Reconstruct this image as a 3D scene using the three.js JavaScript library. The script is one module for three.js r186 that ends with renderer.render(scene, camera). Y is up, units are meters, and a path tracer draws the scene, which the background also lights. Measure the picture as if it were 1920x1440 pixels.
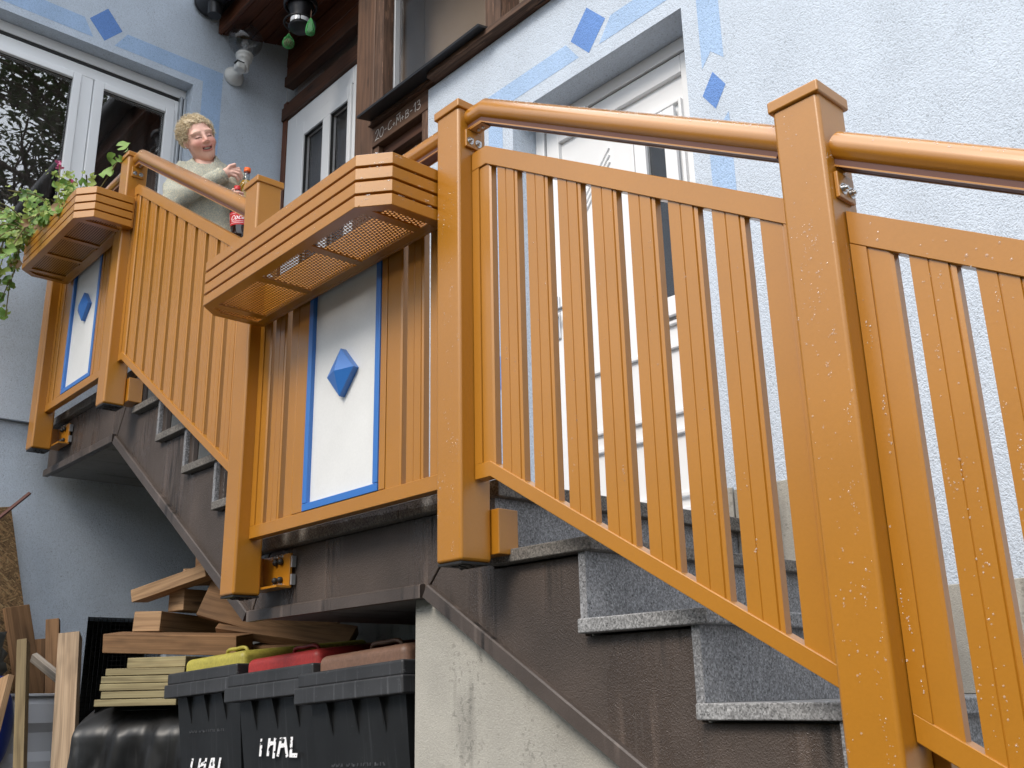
import * as THREE from 'three';
import { mergeGeometries, mergeVertices, toCreasedNormals } from 'three/addons/utils/BufferGeometryUtils.js';
import { RoundedBoxGeometry } from 'three/addons/geometries/RoundedBoxGeometry.js';
import { TextGeometry } from 'three/addons/geometries/TextGeometry.js';
import { FontLoader } from 'three/addons/loaders/FontLoader.js';

// ---------------------------------------------------------------- camera, sky, sun, exposure
const scene = new THREE.Scene();
const camera = new THREE.PerspectiveCamera(42.28, 4 / 3, 0.05, 900);
{
  const yaw = 0.8329, pitch = 0.3033, roll = -0.0222;
  const f = new THREE.Vector3(-Math.sin(yaw) * Math.cos(pitch), Math.sin(pitch), -Math.cos(yaw) * Math.cos(pitch));
  const r = new THREE.Vector3(Math.cos(yaw), 0, -Math.sin(yaw));
  const u = r.clone().cross(f);
  const up = u.clone().multiplyScalar(Math.cos(roll)).addScaledVector(r, -Math.sin(roll));
  camera.position.set(1.9839, -0.9281, 1.5331);
  camera.up.copy(up);
  camera.lookAt(camera.position.clone().add(f));
}
const renderer = new THREE.WebGLRenderer({ antialias: true });
renderer.setSize(1024, 768);
renderer.toneMapping = THREE.LinearToneMapping;
renderer.toneMappingExposure = 1.88;
renderer.shadowMap.enabled = true;
renderer.shadowMap.type = THREE.PCFSoftShadowMap;

// seeded random numbers and tileable noise
function rng(seed) { let s = seed >>> 0; return () => { s = (s + 0x6D2B79F5) >>> 0; let t = s; t = Math.imul(t ^ (t >>> 15), t | 1); t ^= t + Math.imul(t ^ (t >>> 7), t | 61); return ((t ^ (t >>> 14)) >>> 0) / 4294967296; }; }
const R = rng(7);
const rr = (a, b) => a + (b - a) * R();
function hash(x, y, s) { let h = Math.imul(x, 374761393) + Math.imul(y, 668265263) + Math.imul(s, 974634777); h = Math.imul(h ^ (h >>> 13), 1274126177); return ((h ^ (h >>> 16)) >>> 0) / 4294967296; }
function vn(x, y, p, q, s) {
  const xi = Math.floor(x), yi = Math.floor(y), fx = x - xi, fy = y - yi, u = fx * fx * (3 - 2 * fx), v = fy * fy * (3 - 2 * fy);
  const x0 = ((xi % p) + p) % p, x1 = (x0 + 1) % p, y0 = ((yi % q) + q) % q, y1 = (y0 + 1) % q;
  const a = hash(x0, y0, s), b = hash(x1, y0, s), c = hash(x0, y1, s), d = hash(x1, y1, s);
  return a + (b - a) * u + (c - a) * v + (a - b - c + d) * u * v;
}
function fbm(u, v, p, q, s, oct = 4) { let t = 0, a = 0.5, n = 0; for (let i = 0; i < oct; i++) { t += a * vn(u * p, v * q, p, q, s + i); n += a; a *= 0.5; p *= 2; q *= 2; } return t / n; }

{ // one bright overcast sky, a little brighter overhead, soft cloud breaks
  const W = 256, H = 128, d = new Float32Array(W * H * 4);
  for (let j = 0; j < H; j++) for (let i = 0; i < W; i++) {
    const el = (j + 0.5) / H * Math.PI - Math.PI / 2, s = Math.max(0, Math.sin(el));
    const cl = fbm(i / W, j / H, 6, 4, 11, 4), k = THREE.MathUtils.smoothstep(cl, 0.42, 0.62);
    const L = 1.7 * (1 + 2 * s) / 3 * (0.92 + 0.16 * k);
    d.set([L * (0.9 + 0.1 * k), L * (0.965 + 0.03 * k), L * (1.06 - 0.05 * k), 1], (j * W + i) * 4);
  }
  const t = new THREE.DataTexture(d, W, H, THREE.RGBAFormat, THREE.FloatType);
  t.mapping = THREE.EquirectangularReflectionMapping; t.magFilter = THREE.LinearFilter; t.needsUpdate = true;
  scene.background = t; scene.environment = t; 
}
const sun = new THREE.DirectionalLight(0xfff4e6, 1.35);
sun.position.set(1.9, 12.0, 13.0);
sun.target.position.set(0, 0, 0);
sun.castShadow = true; sun.shadow.radius = 40; sun.shadow.mapSize.set(2048, 2048);
Object.assign(sun.shadow.camera, { left: -9, right: 9, top: 9, bottom: -9, near: 1, far: 45 });
scene.add(sun, sun.target);

// ---------------------------------------------------------------- textures
function tex(N, M, fn, srgb = true) {
  const d = new Uint8Array(N * M * 4);
  for (let j = 0; j < M; j++) for (let i = 0; i < N; i++) {
    const c = fn((i + 0.5) / N, (j + 0.5) / M), k = (j * N + i) * 4;
    if (typeof c === 'number') { d[k] = d[k + 1] = d[k + 2] = Math.max(0, Math.min(255, c * 255)); }
    else { d[k] = Math.max(0, Math.min(255, c[0] * 255)); d[k + 1] = Math.max(0, Math.min(255, c[1] * 255)); d[k + 2] = Math.max(0, Math.min(255, c[2] * 255)); }
    d[k + 3] = 255;
  }
  const t = new THREE.DataTexture(d, N, M, THREE.RGBAFormat);
  t.wrapS = t.wrapT = THREE.RepeatWrapping; t.magFilter = THREE.LinearFilter; t.minFilter = THREE.LinearMipmapLinearFilter; t.generateMipmaps = true;
  if (srgb) t.colorSpace = THREE.SRGBColorSpace;
  t.needsUpdate = true; return t;
}
const rep = (t, x, y = x) => { const c = t.clone(); c.repeat.set(x, y); c.needsUpdate = true; return c; };
const sm = THREE.MathUtils.smoothstep;
// stucco: worms and grains about 3 to 5 mm
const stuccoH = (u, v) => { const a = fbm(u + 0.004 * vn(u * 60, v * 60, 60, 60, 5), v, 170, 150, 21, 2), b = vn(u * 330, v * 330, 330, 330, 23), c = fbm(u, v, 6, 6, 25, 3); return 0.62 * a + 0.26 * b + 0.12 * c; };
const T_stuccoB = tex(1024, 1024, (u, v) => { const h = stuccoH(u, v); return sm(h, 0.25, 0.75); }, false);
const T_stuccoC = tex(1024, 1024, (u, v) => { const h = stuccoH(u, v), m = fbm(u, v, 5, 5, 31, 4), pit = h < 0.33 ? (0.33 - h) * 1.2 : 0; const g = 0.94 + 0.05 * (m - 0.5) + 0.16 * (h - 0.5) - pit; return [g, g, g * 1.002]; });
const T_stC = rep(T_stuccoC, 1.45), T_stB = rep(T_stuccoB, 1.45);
// granite: salt and pepper
const T_granite = tex(512, 512, (u, v) => {
  const a = vn(u * 128, v * 128, 128, 128, 41), b = vn(u * 210, v * 210, 210, 210, 43), c = fbm(u, v, 5, 5, 45, 3);
  let g = 0.66 + 0.3 * (a - 0.5) + 0.14 * (c - 0.5); if (b > 0.78) g -= 0.3 * (b - 0.78) / 0.22 + 0.08; if (b < 0.2) g += 0.14;
  return [g, g, g * 1.01];
});
const T_gr = rep(T_granite, 2.2);
// painted sheet with an orange-peel skin, water marks and rubbed spots
const paintFn = (u, v) => { const st = fbm(u, v, 34, 3, 51, 4), m = fbm(u, v, 5, 5, 53, 4), f = vn(u * 420, v * 210, 420, 210, 55), w = sm(fbm(u, v, 9, 2, 59, 3), 0.5, 0.68); return { g: 0.8 + 0.3 * (m - 0.5) + w * (st > 0.6 ? (st - 0.6) * 1.6 : 0) - w * (st < 0.42 ? (0.42 - st) * 2.2 : 0) + 0.06 * (f - 0.5) + (f > 0.988 ? 0.4 : 0), wet: w * sm(st, 0.44, 0.36) }; };
const T_paint = tex(1024, 512, (u, v) => { const { g } = paintFn(u, v); return [g, g * 0.985, g * 0.97]; });
const T_paintR = tex(1024, 512, (u, v) => { const { g, wet } = paintFn(u, v); return 0.9 - 0.65 * wet - 0.25 * (g - 0.7); }, false);
const T_peel = tex(512, 512, (u, v) => 0.7 * fbm(u, v, 60, 60, 57, 2) + 0.3 * vn(u * 180, v * 180, 180, 180, 58), false);
// wood, grain along u
const woodFn = (rings, dark, seed) => (u, v) => {
  const w = v * rings + 1.6 * (fbm(u, v, 3, 6, seed, 3) - 0.5), f = fbm(u, v, 6, 160, seed + 3, 3), ring = 0.5 + 0.5 * Math.sin(w * Math.PI * 2), m = fbm(u, v, 3, 4, seed + 7, 3);
  const kx = vn(u * 4, v * 5, 4, 5, seed + 9); const knot = kx > 0.93 ? (kx - 0.93) * 5 : 0;
  const dirt = fbm(u, v, 5, 3, seed + 11, 4); const g = 1 - dark * (0.3 * ring * ring + 0.9 * f) + 0.22 * (m - 0.5) - knot - 0.5 * Math.max(0, dirt - 0.56);
  return [g, g * (0.985 - 0.05 * ring * dark), g * (0.97 - 0.1 * ring * dark)];
};
const T_wood0 = tex(1024, 512, woodFn(8, 0.3, 61)), T_wood = rep(T_wood0, 0.9, 3.2);
const T_woodOld0 = tex(1024, 256, (u, v) => { const c = woodFn(9, 0.4, 71)(u, v), p = fbm(u, v, 10, 40, 75, 4); const w = sm(p, 0.66, 0.74); return c.map((x, i) => x * (1 - w) + [1.9, 1.45, 1.15][i] * w); });
const T_woodOld = rep(T_woodOld0, 1, 2.5);
const T_woodB = tex(512, 256, (u, v) => fbm(u, v, 5, 120, 63, 3), false);
const T_plaster = tex(1024, 1024, (u, v) => {
  const m = fbm(u, v, 4, 4, 81, 5), st = fbm(u, v, 14, 2, 83, 4), f = vn(u * 260, v * 260, 260, 260, 85), pit = fbm(u, v, 90, 90, 87, 2);
  let g = 0.86 + 0.22 * (m - 0.5) + 0.05 * (f - 0.5) - (st > 0.62 ? (st - 0.62) * 1.0 : 0) - (pit > 0.72 ? 0.1 * sm(st, 0.45, 0.6) : 0);
  return [g, g * 0.985, g * 0.95];
});
const T_osb = tex(512, 512, (u, v) => {
  let g = 0.75, h = 0; for (let k = 0; k < 3; k++) { const a = [0.4, 1.3, 2.4][k], x = u * Math.cos(a) + v * Math.sin(a), y = -u * Math.sin(a) + v * Math.cos(a); const n = vn(x * 9 + 40, y * 46 + 40, 512, 512, 91 + k); if (n > 0.55) { g = 0.55 + 0.55 * hash(Math.floor(x * 9 + 40), Math.floor(y * 46 + 40), 95 + k); h = n; } }
  const f = fbm(u, v, 60, 60, 97, 2); g *= 0.85 + 0.3 * f; return [g, g * 0.93, g * 0.82];
});
const T_dust = tex(512, 512, (u, v) => { const m = fbm(u, v, 5, 5, 107, 5), f = vn(u * 160, v * 160, 160, 160, 109), s = fbm(u, v, 40, 6, 108, 3); const g = 0.84 + 0.3 * (m - 0.5) + 0.1 * (f - 0.5) - 0 * s; return [g, g, g]; });
const T_scuff = tex(512, 512, (u, v) => { const m = fbm(u, v, 6, 6, 101, 4), s = fbm(u, v, 90, 4, 103, 3), f = vn(u * 200, v * 200, 200, 200, 105); let g = 0.55 + 0.3 * (m - 0.5) + (s > 0.68 ? (s - 0.68) * 2.2 : 0) + (f > 0.95 ? 0.35 : 0); return [g, g, g]; });
const T_knit = tex(512, 512, (u, v) => { const row = Math.abs(Math.sin(u * Math.PI * 40)), col = Math.abs(Math.sin((v * 60 + 0.25 * Math.abs(Math.sin(u * Math.PI * 40))) * Math.PI)), n = vn(u * 90, v * 90, 90, 90, 111), n2 = fbm(u, v, 8, 8, 113, 3); const g = 0.68 + 0.16 * row * col + 0.22 * (n - 0.5) + 0.1 * (n2 - 0.5); return [g * (1 + 0.1 * (n - 0.5)), g, g * (0.94 - 0.1 * (n - 0.5))]; });
const T_knitB = tex(512, 512, (u, v) => { const row = Math.abs(Math.sin(u * Math.PI * 40)), col = Math.abs(Math.sin((v * 60 + 0.25 * row) * Math.PI)); return row * (0.5 + 0.5 * col); }, false);
const T_satin = tex(512, 512, (u, v) => { const m = fbm(u, v, 7, 7, 121, 4), f = vn(u * 256, v * 256, 256, 256, 123); const g = 0.965 + 0.05 * (m - 0.5) + 0.02 * (f - 0.5); return [g, g, g]; });

const lin = (r, g, b) => new THREE.Color().setRGB(r, g, b);
const std = (o) => new THREE.MeshStandardMaterial(o);
const phys = (o) => new THREE.MeshPhysicalMaterial(o);
const M = {
  orange: phys({ color: lin(0.44, 0.178, 0.01), roughness: 0.36, map: T_satin, bumpMap: rep(T_peel, 3), bumpScale: 0.0001, clearcoat: 0.55, clearcoatRoughness: 0.3 }),
  orangeWet: phys({ color: lin(0.46, 0.185, 0.012), roughness: 0.35, map: T_satin, clearcoat: 1, clearcoatRoughness: 0.2 }),
  darkStrip: std({ color: lin(0.11, 0.04, 0.026), roughness: 0.6 }),
  black: std({ color: lin(0.012, 0.012, 0.012), roughness: 0.55 }),
  steel: std({ color: lin(0.62, 0.62, 0.62), roughness: 0.28, metalness: 1 }),
  zinc: std({ color: lin(0.42, 0.44, 0.46), roughness: 0.5, metalness: 0.7 }),
  white: phys({ color: lin(0.78, 0.78, 0.77), roughness: 0.3, map: T_satin }),
  whitePanel: phys({ color: lin(0.8, 0.8, 0.785), roughness: 0.35, map: T_satin }),
  pvc: phys({ color: lin(0.8, 0.81, 0.82), roughness: 0.3 }),
  gasket: std({ color: lin(0.02, 0.02, 0.02), roughness: 0.6 }),
  blue: phys({ color: lin(0.03, 0.16, 0.5), roughness: 0.35, clearcoat: 0.3, clearcoatRoughness: 0.3 }),
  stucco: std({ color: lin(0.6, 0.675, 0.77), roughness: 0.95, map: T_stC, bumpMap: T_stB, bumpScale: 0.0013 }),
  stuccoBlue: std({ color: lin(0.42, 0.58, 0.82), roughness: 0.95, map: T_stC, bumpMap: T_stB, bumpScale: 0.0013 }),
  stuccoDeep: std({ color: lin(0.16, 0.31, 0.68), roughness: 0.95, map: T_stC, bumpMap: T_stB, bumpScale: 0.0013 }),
  granite: std({ color: lin(0.66, 0.66, 0.65), roughness: 0.75, map: T_gr }),
  graniteDirty: std({ color: lin(0.36, 0.33, 0.29), roughness: 0.8, map: T_gr }),
  riser: std({ color: lin(0.58, 0.585, 0.595), roughness: 0.5, map: T_gr }),
  brown: std({ color: lin(0.115, 0.088, 0.074), roughness: 0.62, map: T_paint, roughnessMap: T_paintR, bumpMap: rep(T_peel, 6), bumpScale: 0.0016 }),
  brownTrim: std({ color: lin(0.125, 0.1, 0.088), roughness: 0.45, map: T_paint, bumpMap: rep(T_peel, 6), bumpScale: 0.0006 }),
  concrete: std({ color: lin(0.3, 0.32, 0.34), roughness: 0.95, map: T_plaster }),
  plaster: std({ color: lin(0.54, 0.535, 0.515), roughness: 0.95, map: T_plaster, bumpMap: rep(T_stuccoB, 2.2), bumpScale: 0.0006 }),
  timber: std({ color: lin(0.105, 0.04, 0.017), roughness: 0.55, map: T_wood, bumpMap: T_woodB, bumpScale: 0.001 }),
  timberPost: std({ color: lin(0.16, 0.083, 0.046), roughness: 0.65, map: T_wood, bumpMap: T_woodB, bumpScale: 0.001 }),
  timberOld: std({ color: lin(0.17, 0.095, 0.06), roughness: 0.8, map: T_woodOld, bumpMap: T_woodB, bumpScale: 0.0015 }),
  soffit: std({ color: lin(0.17, 0.052, 0.018), roughness: 0.5, map: T_wood, bumpMap: T_woodB, bumpScale: 0.001 }),
  glass: phys({ color: 0xffffff, roughness: 0.01, transmission: 1, thickness: 0, ior: 1.48 }),
  windowGlass: phys({ color: 0xffffff, roughness: 0.005, transmission: 1, thickness: 0, ior: 2.35 }),
  clear: phys({ color: lin(0.75, 0.76, 0.77), roughness: 0.0, transmission: 1, thickness: 0, ior: 1.55 }),
  curtain: std({ color: lin(0.035, 0.028, 0.025), roughness: 0.95 }),
  interiorShade: phys({ color: lin(0.02, 0.022, 0.026), roughness: 0.15 }),  // near black, imitates interior shade behind the door pane
  roomDark: std({ color: lin(0.24, 0.18, 0.13), roughness: 0.9 }),
  gutter: std({ color: lin(0.03, 0.031, 0.034), roughness: 0.35, metalness: 0.3 }),
  asphalt: std({ color: lin(0.06, 0.06, 0.06), roughness: 0.95, map: T_plaster }),
};

// ---------------------------------------------------------------- helpers
const names = {};
function numbered(n) { const k = names[n] = (names[n] ?? -1) + 1; return k ? n + '_' + String(k).padStart(3, '0') : n; }
function boxUV(g, swap = false, k = 1, off = [0, 0]) { // uv in metres by the way each face points; swap turns the grain upright
  g = g.index ? g.toNonIndexed() : g; if (!g.attributes.normal) g.computeVertexNormals();
  const p = g.attributes.position, n = g.attributes.normal, uv = new Float32Array(p.count * 2);
  for (let i = 0; i < p.count; i += 3) {
    let nx = 0, ny = 0, nz = 0; for (let j = 0; j < 3; j++) { nx += n.getX(i + j); ny += n.getY(i + j); nz += n.getZ(i + j); }
    nx = Math.abs(nx); ny = Math.abs(ny); nz = Math.abs(nz);
    for (let j = 0; j < 3; j++) {
      const x = p.getX(i + j), y = p.getY(i + j), z = p.getZ(i + j);
      let a, b; if (ny >= nx && ny >= nz) { a = x; b = z; } else if (nz >= nx) { a = x; b = y; } else { a = z; b = y; }
      uv[(i + j) * 2] = (swap ? b : a) * k + off[0]; uv[(i + j) * 2 + 1] = (swap ? a : b) * k + off[1];
    }
  }
  g.setAttribute('uv', new THREE.BufferAttribute(uv, 2)); return g;
}
const strip = (g) => { g = g.index ? g.toNonIndexed() : g; for (const a of Object.keys(g.attributes)) if (!['position', 'normal', 'uv'].includes(a)) g.deleteAttribute(a); return g; };
const merge = (l) => mergeGeometries(l.map(strip));
function box(x0, x1, y0, y1, z0, z1) { const g = new THREE.BoxGeometry(Math.abs(x1 - x0), Math.abs(y1 - y0), Math.abs(z1 - z0)); g.translate((x0 + x1) / 2, (y0 + y1) / 2, (z0 + z1) / 2); return boxUV(g); }
function rbox(x0, x1, y0, y1, z0, z1, r = 0.004, s = 2) { const g = new RoundedBoxGeometry(Math.abs(x1 - x0), Math.abs(y1 - y0), Math.abs(z1 - z0), s, r); g.translate((x0 + x1) / 2, (y0 + y1) / 2, (z0 + z1) / 2); return boxUV(g); }
const vbox = (...a) => boxUV(rbox(...a), true);
function mesh(name, g, m, parent) { const o = new THREE.Mesh(g, m); o.name = parent === scene ? numbered(name) : name; parent.add(o); return o; }
function group(name, parent = scene) { const o = new THREE.Group(); o.name = parent === scene ? numbered(name) : name; parent.add(o); return o; }
function tag(o, label, category, grp) { o.userData.label = label; o.userData.category = category; if (grp) o.userData.group = grp; return o; }
// upright prism: plan outline [x,z], top and bottom heights as functions of x
function prism(pl, top, bot) {
  const pts = pl.map(([x, z]) => new THREE.Vector2(x, z)); if (THREE.ShapeUtils.isClockWise(pts)) pts.reverse();
  const P = [], n = pts.length, quad = (a, b, c, d) => P.push(...a, ...b, ...c, ...a, ...c, ...d);
  for (let i = 0; i < n; i++) { const a = pts[i], b = pts[(i + 1) % n]; quad([a.x, bot(a.x), a.y], [a.x, top(a.x), a.y], [b.x, top(b.x), b.y], [b.x, bot(b.x), b.y]); }
  for (const [i, j, k] of THREE.ShapeUtils.triangulateShape(pts, [])) { const t = [pts[i], pts[j], pts[k]]; for (const q of [t[0], t[2], t[1]]) P.push(q.x, top(q.x), q.y); for (const q of t) P.push(q.x, bot(q.x), q.y); }
  const g = new THREE.BufferGeometry(); g.setAttribute('position', new THREE.Float32BufferAttribute(P, 3)); g.computeVertexNormals(); return boxUV(g, true);
}
// outline [x,y] pushed from z0 to z1
function slab(out, z0, z1, bevel = 0, hole) {
  const s = new THREE.Shape(out.map(([x, y]) => new THREE.Vector2(x, y))); if (hole) for (const h of hole) s.holes.push(new THREE.Path(h.map(([x, y]) => new THREE.Vector2(x, y))));
  const g = new THREE.ExtrudeGeometry(s, { depth: Math.abs(z1 - z0) - 2 * bevel, bevelEnabled: bevel > 0, bevelSize: bevel, bevelThickness: bevel, bevelSegments: 1, bevelOffset: -bevel, curveSegments: 12 });
  g.translate(0, 0, Math.min(z0, z1) + bevel); return boxUV(g);
}
// section [a,b] swept along a path in the x-y plane (a across in plane, b along z) with mitred bends
function sweep(path, sec, z, smooth = true) {
  const pos = [], n = sec.length, rings = path.map((p, i) => {
    const d0 = i ? [p[0] - path[i - 1][0], p[1] - path[i - 1][1]] : null, d1 = i < path.length - 1 ? [path[i + 1][0] - p[0], path[i + 1][1] - p[1]] : null;
    const nn = (d) => { const l = Math.hypot(...d); return [d[0] / l, d[1] / l]; };
    const a = nn(d0 || d1), b = nn(d1 || d0), t = nn([a[0] + b[0], a[1] + b[1]]), k = 1 / Math.max(0.3, a[0] * t[0] + a[1] * t[1]);
    return sec.map(([u, v]) => [p[0] - t[1] * u * k, p[1] + t[0] * u * k, z + v]);
  });
  const idx = [];
  rings.forEach((r) => r.forEach((q) => pos.push(...q)));
  for (let i = 0; i < rings.length - 1; i++) for (let j = 0; j < n; j++) { const a = i * n + j, b = i * n + (j + 1) % n, c = a + n, d = b + n; idx.push(a, b, d, a, d, c); }
  for (let j = 1; j < n - 1; j++) { idx.push(0, j + 1, j); const o = (rings.length - 1) * n; idx.push(o, o + j, o + j + 1); }
  let g = new THREE.BufferGeometry(); g.setAttribute('position', new THREE.Float32BufferAttribute(pos, 3)); g.setIndex(idx);
  g.computeVertexNormals(); g = toCreasedNormals(g, smooth ? 0.7 : 0.3); return boxUV(g);
}
const circle = (r, n = 24, sy = 1) => Array.from({ length: n }, (_, i) => [r * sy * Math.cos(i / n * 6.28318), r * Math.sin(i / n * 6.28318)]);
function tube(pts, r, seg = 8, closed = false, n) { const c = new THREE.CatmullRomCurve3(pts.map((p) => new THREE.Vector3(...p)), closed); return new THREE.TubeGeometry(c, n || pts.length * 5, r, seg, closed); }
function cyl(r0, r1, h, x, y, z, ax = 'y', seg = 20) { const g = new THREE.CylinderGeometry(r1, r0, h, seg); if (ax === 'x') g.rotateZ(-Math.PI / 2); if (ax === 'z') g.rotateX(Math.PI / 2); g.translate(x, y, z); return g; }
function lathe(pts, seg = 28) { return new THREE.LatheGeometry(pts.map(([r, y]) => new THREE.Vector2(Math.max(r, 1e-4), y)), seg); }
// a straight timber from a to b, w wide, t thick, turned about its own length
function bar(a, b, w, t, turn = 0, bev = 0.003) {
  const A = new THREE.Vector3(...a), B = new THREE.Vector3(...b), L = A.distanceTo(B);
  const g = boxUV(new RoundedBoxGeometry(L, t, w, 1, bev), false, 1, [R() * 5, R() * 5]);
  g.rotateX(turn);
  const q = new THREE.Quaternion().setFromUnitVectors(new THREE.Vector3(1, 0, 0), B.clone().sub(A).normalize());
  g.applyQuaternion(q); g.translate((A.x + B.x) / 2, (A.y + B.y) / 2, (A.z + B.z) / 2); return g;
}
function hexBolt(x, y, z, ax, r = 0.008, h = 0.008) { const w = cyl(r * 1.5, r * 1.5, 0.002, 0, 0, 0, 'y', 16), b = cyl(r, r, h, 0, h / 2, 0, 'y', 6), c = cyl(r * 0.55, r * 0.5, h * 0.7, 0, h + h * 0.3, 0, 'y', 10); const g = merge([w, b, c]); if (ax === 'x') g.rotateZ(-Math.PI / 2); if (ax === 'z') g.rotateX(Math.PI / 2); g.translate(x, y, z); return g; }
const LAND = -0.391, UP = 0.585, WZ = -1.22, LX = -3.74, GND = -1.95;

// ---------------------------------------------------------------- ground
{
  const g = new THREE.PlaneGeometry(600, 600, 2, 2); g.rotateX(-Math.PI / 2); g.translate(0, GND, 0); boxUV(g);
  const o = mesh('ground', boxUV(g), M.asphalt, scene); o.userData.kind = 'structure';
}

// ---------------------------------------------------------------- house: two stuccoed walls that meet in a corner
const house = tag(group('house'), 'pale blue stuccoed house with painted blue bands and a white front door', 'house');
{
  // long wall, with the door opening
  const out = [[-1.65, GND], [4.2, GND], [4.2, 2.13], [-1.65, 2.13]];
  mesh('wall', slab(out, WZ - 0.32, WZ, 0, [[[-1.0, LAND], [-1.0, 1.66], [0.0, 1.66], [0.0, LAND]]]), M.stucco, house);
  mesh('cellar_wall', box(LX - 0.03, -1.652, GND, 0.56, WZ - 0.3, WZ - 0.03), M.concrete, house);
  mesh('cellar_wall', box(-1.65, -0.1, GND + 0.002, -0.7, WZ + 0.0005, WZ + 0.03), M.concrete, house);
  // end wall along z: outline in (z,y), pushed along x
  const endWall = (o2, x0, x1, holes) => { const g = slab(o2, 0, x1 - x0, 0, holes); g.rotateY(-Math.PI / 2); g.translate(x1, 0, 0); return boxUV(g); };
  // slab() lies in x-y; after turning by -90 degrees its x runs along +z
  mesh('wall', endWall([[-1.51, 0.572], [3.4, 0.572], [3.4, 6.2], [-1.51, 6.2]], LX - 0.32, LX, [[[-0.81, 1.66], [-0.81, 3.07], [1.1, 3.07], [1.1, 1.66]]]), M.stucco, house);
  mesh('wall', endWall([[-1.5, GND], [3.4, GND], [3.4, 0.57], [-1.5, 0.57]], LX - 0.34, LX - 0.035, [[[-0.95, -1.1], [-0.95, -0.465], [-0.49, -0.465], [-0.49, -1.1]]]), M.stucco, house);
  mesh('wall', box(LX - 0.3, -1.66, GND, 4.6, -1.9, -1.62), M.concrete, house);
  // cellar window with a wire grille deep in the end wall
  const cw = group('cellar_window', house);
  mesh('cellar_room', merge([box(LX - 1.5, LX - 1.45, -1.3, -0.3, -1.2, -0.2), box(LX - 1.45, LX - 0.342, -1.3, -1.25, -1.2, -0.2), box(LX - 1.45, LX - 0.342, -0.35, -0.3, -1.2, -0.2), box(LX - 1.45, LX - 0.342, -1.25, -0.35, -1.2, -1.15), box(LX - 1.45, LX - 0.342, -1.25, -0.35, -0.25, -0.2)]), M.concrete, cw);
  { const l = []; for (let k = 0; k < 19; k++) l.push(box(LX - 0.1, LX - 0.097, -1.1, -0.465, -0.94 + k * 0.0245, -0.938 + k * 0.0245)); for (let k = 0; k < 26; k++) l.push(box(LX - 0.103, LX - 0.1, -1.09 + k * 0.0245, -1.088 + k * 0.0245, -0.95, -0.49)); mesh('wire_grille', merge(l), M.black, cw); }
  // painted bands and diamonds on the long wall
  const sheet = (pts, name, m, lift = 0.001) => mesh(name, boxUV((() => { const g = new THREE.ShapeGeometry(new THREE.Shape(pts.map(([x, y]) => new THREE.Vector2(x, y)))); g.translate(0, 0, WZ + lift); return g; })()), m, house);
  sheet([[-1.17, -0.38], [-1.07, -0.38], [-1.07, 1.735], [-0.56, 1.735], [-0.635, 1.84], [-1.17, 1.84]], 'painted_band', M.stuccoBlue);
  sheet([[-0.44, 1.735], [0.075, 1.735], [0.075, 1.335], [0.12, 1.39], [0.175, 1.335], [0.175, 1.84], [-0.365, 1.84]], 'painted_band', M.stuccoBlue);
  sheet([[0.075, -0.5], [0.175, -0.7], [0.175, 1.105], [0.12, 1.05], [0.075, 1.105]], 'painted_band', M.stuccoBlue);
  sheet([[-0.5, 1.725], [-0.395, 1.842], [-0.5, 1.96], [-0.605, 1.842]], 'painted_diamond', M.stuccoDeep);
  sheet([[0.12, 1.14], [0.172, 1.22], [0.12, 1.3], [0.066, 1.22]], 'painted_diamond', M.stuccoDeep);
  sheet([[-1.17, 0.42], [-1.115, 0.34], [-1.06, 0.42], [-1.115, 0.5]], 'painted_diamond', M.stuccoDeep, 0.002);
  // the same on the end wall
  const sheetL = (pts, name, m, lift = 0.001) => { const g = new THREE.ShapeGeometry(new THREE.Shape(pts.map(([z, y]) => new THREE.Vector2(-z, y)))); g.rotateY(Math.PI / 2); g.translate(LX + lift, 0, 0); mesh(name, boxUV(g), m, house); };
  sheetL([[1.3, 3.125], [-0.135, 3.125], [-0.07, 3.245], [1.3, 3.245]], 'painted_band', M.stuccoBlue);
  sheetL([[-0.27, 3.125], [-0.875, 3.125], [-0.875, 0.75], [-1.015, 0.75], [-1.015, 3.245], [-0.345, 3.245]], 'painted_band', M.stuccoBlue);
  sheetL([[-0.205, 3.13], [-0.31, 3.25], [-0.205, 3.375], [-0.1, 3.25]], 'painted_diamond', M.stuccoDeep);
  // joints of the plinth stones along the stair are built with the staircase

  // white front door
  const d = group('front_door', house), Z = -1.385;
  const bar2 = (x0, x1, y0, y1, z0 = Z, z1 = Z + 0.02, r = 0.004) => rbox(x0, x1, y0, y1, z0, z1, r);
  mesh('door_frame', merge([bar2(-1.0, -0.945, LAND, 1.66, Z - 0.06, Z + 0.02), bar2(-0.055, 0, LAND, 1.66, Z - 0.06, Z + 0.02), bar2(-0.945, -0.055, 1.6, 1.66, Z - 0.06, Z + 0.02)]), M.pvc, d);
  mesh('seal', merge([box(-0.945, -0.94, LAND, 1.6, Z - 0.04, Z + 0.002), box(-0.06, -0.055, LAND, 1.6, Z - 0.04, Z + 0.002), box(-0.945, -0.055, 1.595, 1.6, Z - 0.04, Z + 0.002)]), M.gasket, d);
  mesh('door_leaf', box(-0.938, -0.062, LAND + 0.012, 1.593, Z - 0.055, Z - 0.012), M.pvc, d);
  mesh('leaf_frame', merge([bar2(-0.938, -0.86, LAND + 0.012, 1.593, Z - 0.02, Z + 0.01), bar2(-0.14, -0.062, LAND + 0.012, 1.593, Z - 0.02, Z + 0.01), bar2(-0.86, -0.14, 1.51, 1.593, Z - 0.02, Z + 0.01), bar2(-0.86, -0.14, LAND + 0.012, -0.28, Z - 0.02, Z + 0.01)]), M.pvc, d);
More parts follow.
